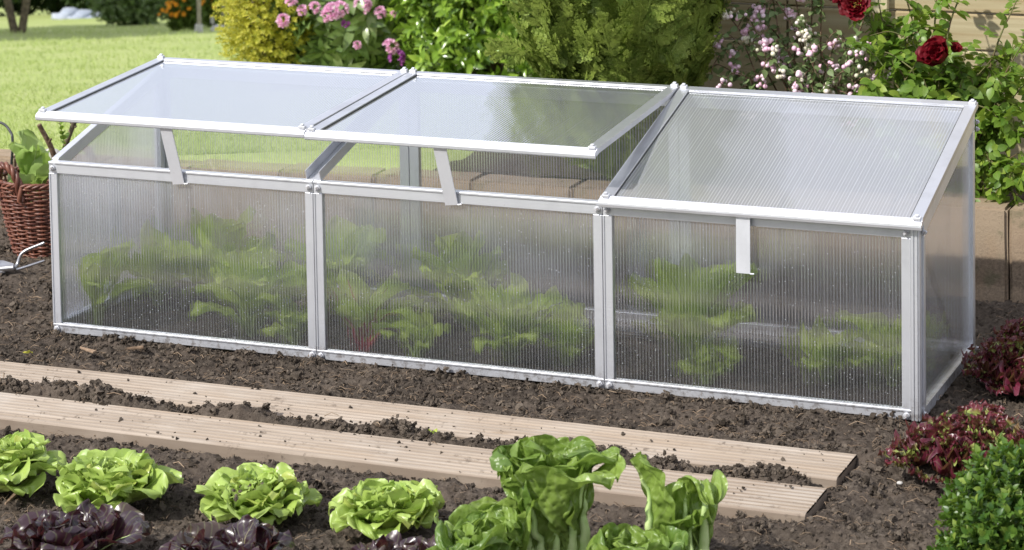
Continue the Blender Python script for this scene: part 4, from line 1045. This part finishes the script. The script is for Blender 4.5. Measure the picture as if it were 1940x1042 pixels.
# tall back piece of the rim
# contents
def lay(px, py, Y): return aty(px, py, Y+.09)
pb = np.array([bc[0]-.035, bc[1], bc[2]+bH-.06]); gg = rs(171)
ce = empty('cabbage_plant', pb, 'pale green leafy plant standing in the wicker basket', 'plant'); mb, rb2 = MB(), MB()
for az, L, h0, h1, w in [(CAMAZ-.9, .15, 80, 60, .05), (CAMAZ+.3, .15, 82, 40, .042), (CAMAZ-2.2, .165, 86, 72, .045), (CAMAZ+.9, .12, 70, 0, .04), (CAMAZ-.3, .11, 60, 0, .04)]:
    one_leaf(mb, gg, pb, az, L, R(h0), R(h1), w, .06, .009, 2., 'romaine', 15, 18, .005, 0, 1.6, .006, rb2, .004, 0)
mb.build('leaves', M['pale_leaf'], ce); rb2.build('stalks', M['romrib'], ce)
mb = MB(); a, b = lay(112, 318, .5), lay(74, 236, .46); Pq = curve([a+[.03, .02, -.05], a, (a+b)/2+[.003, 0, .002], b], 6); tube(mb, Pq, np.linspace(.008, .0055, len(Pq)), 9)
q = (a+b)/2+[.004, -.006, .012]; tube(mb, [(a+b)/2, q, q+[.008, -.002, .008]], [.004, .004, .002], 6)
tag(mb.build('wooden_stick', M['twig']), 'broken brown stick poking out of the basket', 'stick')
mb = MB(); a, b = lay(118, 300, .56), lay(143, 225, .56); Pq = curve([a+[0, 0, -.09], a, b], 6); tube(mb, Pq, np.linspace(.007, .006, len(Pq)), 8); tube(mb, [b+[0, 0, -.02], b+[-.016, 0, -.004], b+[-.018, 0, .004]], .004, 6)
tag(mb.build('wooden_stick', M['bark']), 'dark knobbly twig stub behind the sprig under the open lid', 'stick')
a, b = lay(128, 300, .53), lay(112, 228, .53)
se = empty('leafy_sprig', a, 'upright sprig of small dark leaves between two sticks in the basket', 'sprig')
lb, bb = MB(), MB(); leafy_branch(lb, bb, curve([a+[0, 0, -.08], a, b], 8), g, leaf_t(5, .2, .1, 'leaf', .5), .02, .009, .002, True, -.4, .35)
lb.build('leaves', M['laurel'], se); bb.build('stem', M['twig'], se)
V, F, U = ico(3, 3, .3, 1.4); mb = MB(); mb.add(V*[.026, .026, .02]+lay(97, 296, .56), F); tag(mb.build('white_stone', M['stone']), 'rounded whitish stone lying in the basket behind the stick', 'stone')
mb = MB(); Pq = curve([lay(-25, 232, .5), lay(3, 233, .5), lay(18, 247, .49), lay(24, 268, .48), lay(20, 330, .48)], 8); tube(mb, Pq, .0032, 7)
tag(mb.build('black_wire', M['black']), 'thin black hooped wire arching into the basket', 'wire')
# hand cultivator on the soil
te = empty('hand_tool', aty(30, 515, .38), 'steel hand hoe lying on the soil in front of the basket', 'garden tool')
mb = MB(); a = aty(28, 512, .36)
Pq = curve([aty(-40, 516, .36), aty(-5, 515, .36), a], 6); tube(mb, np.array(Pq)+[0, 0, .006], np.linspace(.008, .007, len(Pq)), 10)
tube(mb, np.array(curve([a+[0, 0, .006], aty(33, 500, .37), aty(44, 478, .38), aty(84, 460, .40)], 7)), np.linspace(.0042, .0036, 22), 8)
tube(mb, np.array(curve([a+[0, 0, .006], aty(34, 510, .365), aty(84, 494, .40)], 7)), np.linspace(.0042, .003, 15), 8)
mb.build('shank', M['steel'], te)
mb = MB(); bl = [aty(-30, 500, .40), aty(6, 499, .39), aty(26, 505, .37), aty(27, 513, .365), aty(-4, 524, .35), aty(-34, 528, .35)]
V = [p+[0, 0, .004] for p in bl]+[p+[0, 0, .007] for p in bl]; k = 6; mb.add(V, [(i, (i+1) % k, k+(i+1) % k, k+i) for i in range(k)]); mb.add(V, [(0, 5, 4, 1), (1, 4, 3, 2), (6, 7, 10, 11), (7, 8, 9, 10)])
mb.build('blade', M['steel'], te, False, .001)

# small bits on the soil
def chip(px, py, px2, py2, w, label, cat='wood chip', mat='chip', name='wood_chip', z=.012):
    a, b = atz(px, py, z), atz(px2, py2, z); mb = MB(); d = b-a; s = np.array([-d[1], d[0], 0]); s /= np.linalg.norm(s)
    hexa(mb, [a-s*w*.3, a+s*w*.3, b+s*w, b-s*w, a-s*w*.2+[0, 0, .003], a+s*w*.2+[0, 0, .004], b+s*w*.8+[0, 0, .005], b-s*w+[0, 0, .004]])
    tag(mb.build(name, M[mat], None, False, .0008), label, cat)
chip(10, 957, 54, 915, .006, 'long pointed wood splinter on the soil beside the leftmost lettuce')
chip(152, 660, 180, 669, .005, 'brown wood chip on the soil below the left bay of the frame')
chip(240, 662, 272, 660, .007, 'dark bark piece on the soil just under the bottom rail', mat='twig', name='bark_piece')
V, F, U = ico(2, 2, .4, 1.6)
for px, py, s, l in ((183, 829, .005, 'small whitish pebble in the soil in front of the lower board'), (1705, 915, .0045, 'tiny pale pebble in the soil to the right of the boards'), (445, 640, .004, 'tiny pebble near the bottom rail of the left bay')):
    mb = MB(); p = atz(px, py, .01); mb.add(V*[s*1.2, s, s*.7]+p, F); tag(mb.build('pebble', M['stone']), l, 'pebble')
gg = rs(191); p = atz(820, 830, .02); e = empty('seedling', p, 'tiny pale seedling sprouting between the two boards', 'seedling'); mb, rb2 = MB(), MB()
for k in range(5): one_leaf(mb, gg, p, k*1.3, .018, R(75), R(10), .006, .02, .001, 1., 'leaf', 5, 7, .001, 0, 1., .001, rb2, .0006)
mb.build('leaves', M['veg'], e); rb2.build('stems', M['veg_stem'], e)
mb = MB(); p = atz(37, 668, .014); one_leaf(mb, gg, p, .4, .02, R(8), R(-5), .0025, .02, .0005, 1., 'leaf', 5, 7); tag(mb.build('fallen_leaf', M['yellow']), 'small yellow green leaf blade fallen on the soil', 'leaf')

# ------------------------------------------------------------------ far end of the garden
g = rs(201); tl = leaf_t(4, .25, .2, 'leaf', .55); TW = [twig_t(g, 5, tl, .25, .6, .5, 40) for _ in range(3)]
def gpt(px, d):
    lat = (px-970)/F_PX*d; x = CAM[0]+FH[0]*d+RH[0]*lat; y = CAM[1]+FH[1]*d+RH[1]*lat
    return np.array([x, y, ground_at(x, y)])
def tree(px, d, Hc, rad, label, seed, mat='treeleaf', n=1100, size=.11, forks=((0, .0),), tr=.05, lo=.5):
    gg = rs(seed); b = gpt(px, d); e = empty('tree', b, label, 'tree'); c = b+[0, 0, Hc]; mb = MB()
    for fx, fy_ in forks:
        top = c+[fx*RH[0]*Hc*.6, fx*RH[1]*Hc*.6, 0]; Pq = curve([b+[fx*.04*RH[0], fx*.04*RH[1], -.05], b+np.array([fx*RH[0]*.35, fx*RH[1]*.35, Hc*.45]), top], 7)
        tube(mb, Pq, np.linspace(tr*1.25, tr*.4, len(Pq)), 10)
    for k in range(12):
        q = b+[0, 0, Hc*gg.uniform(.55, .95)]; dv = gg.normal(size=3); dv /= np.linalg.norm(dv); tube(mb, curve([q, q+dv*np.array(rad)*.4, c+dv*np.array(rad)*.85], 5), np.linspace(tr*.4, tr*.08, 11), 6)
    mb.build('trunk', M['bark'], e); pts, dr, _ = egg(gg, n, c, rad, lo, -1, .7)
    dressed('crown', M[mat], TW, pts, dr, size, gg, e, .6, .2)
tree(20, 21, 1.5, (.6, .8, .5), 'small tree with forked pale trunk on the far left of the lawn', 211, forks=((-.5, 0), (.45, 0)), tr=.03)
for k, (px, py, h, rad) in enumerate([(120, 33, 3.2, (.7, 1.7, .8)), (235, 40, 3.8, (.7, 1.6, .8)), (180, 28, 4.6, (.7, 1.5, .7))]):
    d = .402/((py+718)/F_PX-.135); T = gpt(px, d); c = T+SUN/SUN[2]*h; b = np.array([c[0], c[1], ground_at(c[0], c[1])])
    lat = (c[0]-CAM[0])*RH[0]+(c[1]-CAM[1])*RH[1]; dd = (c[0]-CAM[0])*FH[0]+(c[1]-CAM[1])*FH[1]
    tree(970+lat/dd*F_PX, dd, c[2]-b[2], rad, ['lawn tree beyond the left edge whose shade falls near the forked tree', 'lawn tree beyond the left edge whose shade falls mid lawn', 'tall lawn tree beyond the left edge whose shade falls furthest'][k], 220+k, n=2400, size=.15)
def fbush(name, label, cat, px, d, rad, mat, n, size, seed, zc=.7, lo=.4, group=None):
    gg = rs(seed); b = gpt(px, d); e = empty(name, b, label, cat, group); c = b+[0, 0, rad[2]*zc]
    pts, dr, _ = egg(gg, n, c, rad, lo, -.9, .8); pts = pts[pts[:, 2] > b[2]]; dr = dr[:len(pts)]
    dressed('foliage', M[mat], TW, pts, dr, size, gg, e, .5, .3); stems('stems', M['bark'], b-[0, 0, .05], [c+q*np.array(rad)*.6 for q in dr[:8]], gg, e, .03, .01)
    return e, b, c
fbush('round_bush', 'rounded dark green bush at the far end of the lawn', 'bush', 240, 23.8, (.36, .36, .3), 'rhodo', 1500, .06, 231, .75)
for k, (px, l) in enumerate(((-60, 'dark hedge shrub behind the forked tree'), (95, 'dark hedge shrub behind the pale heap'), (190, 'dark hedge shrub behind the rounded bush'), (300, 'dark hedge shrub behind the orange flowers'), (420, 'dark hedge shrub behind the stake tripod'), (540, 'dark hedge shrub rising behind the golden shrub'))):
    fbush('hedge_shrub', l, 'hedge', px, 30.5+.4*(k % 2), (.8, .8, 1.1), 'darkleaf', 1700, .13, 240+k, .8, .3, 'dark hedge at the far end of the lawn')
gg = rs(251); V, F, U = ico(4, 5, .5, 1.3); b = gpt(128, 28.3); mb = MB()
for dx, s in ((-.09, (.13, .2, .085)), (.07, (.13, .2, .06)), (.22, (.09, .15, .03))): mb.add(V*s+b+[dx*RH[0], dx*RH[1], .02], F)
tag(mb.build('covered_heap', M['tarp']), 'pale blue sheet covered heap at the far edge of the lawn', 'heap')
pet = leaf_t(4, .1, .1, 'petal', .6); FL = cluster([(pet, frames(np.array([[math.cos(a), math.sin(a), .25]]), np.zeros(1), np.ones(1))[0], np.zeros(3)) for a in np.arange(7)*2*PI/7])
for k, (px, d, l, n) in enumerate(((338, 21.3, 'clump of orange flowers left of the wooden post', 22), (398, 22.8, 'clump of green perennials with a few orange flowers right of the wooden post', 8))):
    e, b, c = fbush('flowering_plant', l, 'flowers', px, d, (.13, .13, .2), 'treeleaf', 900, .045, 261+k, .7)
    gg = rs(270+k); p = c+np.stack([gg.normal(0, .07, n), gg.normal(0, .05, n)-.12, gg.uniform(-.0, .14, n)], -1); fm_ = zframes(np.tile([.2, -.8, .6], (n, 1))+gg.normal(0, .3, (n, 3)), gg.uniform(0, 6, n), gg.uniform(.016, .024, n))
    for q in range(n):
        mb = MB(); mb.inst(FL, fm_[q:q+1], p[q:q+1]); mb.build('flower', M['orange_flower'], e)
b = gpt(366, 20.3); mb = MB(); tube(mb, [b+[0, 0, -.05], b+[0, 0, .6], b+[.01, 0, 1.3]], [.017, .016, .015], 12); e = empty('wooden_post', b, 'pale wooden post with a chunky foot at the far end of the lawn', 'post'); mb.build('shaft', M['weathered'], e)
mb = MB(); tube(mb, [b+[-.006, 0, -.03], b+[-.006, 0, .03], b+[-.004, 0, .068]], [.036, .033, .029], 12); mb.build('foot', M['stone'], e)
b = gpt(416, 22.); mb = MB(); e = empty('stake_tripod', b, 'tripod of pale garden stakes between the post and the golden shrub', 'plant support')
for a in (0, 2.1, 4.2):
    mb = MB(); q = b+np.array([math.cos(a)*.04, math.sin(a)*.04, -.03]); tube(mb, [q, b+[.0, 0, .45]], .007, 8); mb.build('stake', M['weathered'], e)
mb = MB(); p = gpt(391, 21.2); box(mb, p[0]-.016, p[0]+.016, p[1]-.004, p[1]+.004, p[2]+.05, p[2]+.11); tube(mb, [p+[0, .006, -.03], p+[0, .006, .09]], .004, 6)
tag(mb.build('plant_label', M['stone'], None, False), 'small blank white label stake beside the wooden post', 'plant label')
mb = MB(); V, F, U = ico(3, 7, .4, 1.5); p = gpt(402, 20.6); mb.add(V*[.07, .06, .045]+p, F); tag(mb.build('grey_boulder', M['stone']), 'low grey stone under the stake tripod', 'stone')

# ------------------------------------------------------------------ camera, light, world
cam = bpy.data.cameras.new('camera'); co = bpy.data.objects.new('camera', cam); C.objects.link(co)
cam.sensor_width = 36; cam.sensor_fit = 'HORIZONTAL'; cam.lens = F_PX/1940*36; cam.shift_y = PPY/1940; cam.clip_start = .05; cam.clip_end = 500
co.matrix_world = Matrix(((CR[0], CU[0], -CF[0], CAM[0]), (CR[1], CU[1], -CF[1], CAM[1]), (CR[2], CU[2], -CF[2], CAM[2]), (0, 0, 0, 1)))
cam.dof.use_dof = True; cam.dof.focus_distance = 4.85; cam.dof.aperture_fstop = 12
scene.camera = co
sun = bpy.data.lights.new('sun', 'SUN'); so = bpy.data.objects.new('sun', sun); C.objects.link(so)
sun.energy = 4.2; sun.angle = R(.6); sun.color = (1., .965, .91)
so.rotation_euler = Vector(SUN).to_track_quat('Z', 'Y').to_euler(); so.location = (-3, -4, 6)
w = bpy.data.worlds.new('World'); scene.world = w; w.use_nodes = True; nt = w.node_tree; nt.nodes.clear()
sky = nt.nodes.new('ShaderNodeTexSky'); sky.sky_type = 'NISHITA'; sky.sun_disc = False; sky.sun_elevation = math.asin(SUN[2]); sky.sun_rotation = math.atan2(SUN[0], SUN[1])
tc_ = nt.nodes.new('ShaderNodeTexCoord'); mp = nt.nodes.new('ShaderNodeMapping'); mp.inputs['Scale'].default_value = (1, 1, 2.2); nz = nt.nodes.new('ShaderNodeTexNoise'); nz.inputs['Scale'].default_value = 2.3; nz.inputs['Detail'].default_value = 6
mr = nt.nodes.new('ShaderNodeMapRange'); mr.interpolation_type = 'SMOOTHSTEP'; mr.inputs[1].default_value = .36; mr.inputs[2].default_value = .62; mr.inputs[3].default_value = .5
mx = nt.nodes.new('ShaderNodeMix'); mx.data_type = 'RGBA'; mx.inputs[7].default_value = (9.2, 9.5, 10.8, 1)
bg = nt.nodes.new('ShaderNodeBackground'); bg.inputs[1].default_value = .1; wo = nt.nodes.new('ShaderNodeOutputWorld')
lk = nt.links.new; lk(tc_.outputs['Generated'], mp.inputs[0]); lk(mp.outputs[0], nz.inputs['Vector']); lk(nz.outputs[0], mr.inputs[0]); lk(mr.outputs[0], mx.inputs[0]); lk(sky.outputs[0], mx.inputs[6]); lk(mx.outputs[2], bg.inputs[0]); lk(bg.outputs[0], wo.inputs[0])
scene.view_settings.view_transform = 'Standard'; scene.view_settings.look = 'None'; scene.view_settings.exposure = 0.22; scene.view_settings.gamma = 1
cy = scene.cycles; cy.use_denoising = True; cy.denoiser = 'OPENIMAGEDENOISE'; cy.max_bounces = 10; cy.transparent_max_bounces = 24; cy.transmission_bounces = 8; cy.diffuse_bounces = 4; cy.caustics_reflective = False; cy.caustics_refractive = False; cy.sample_clamp_indirect = 6
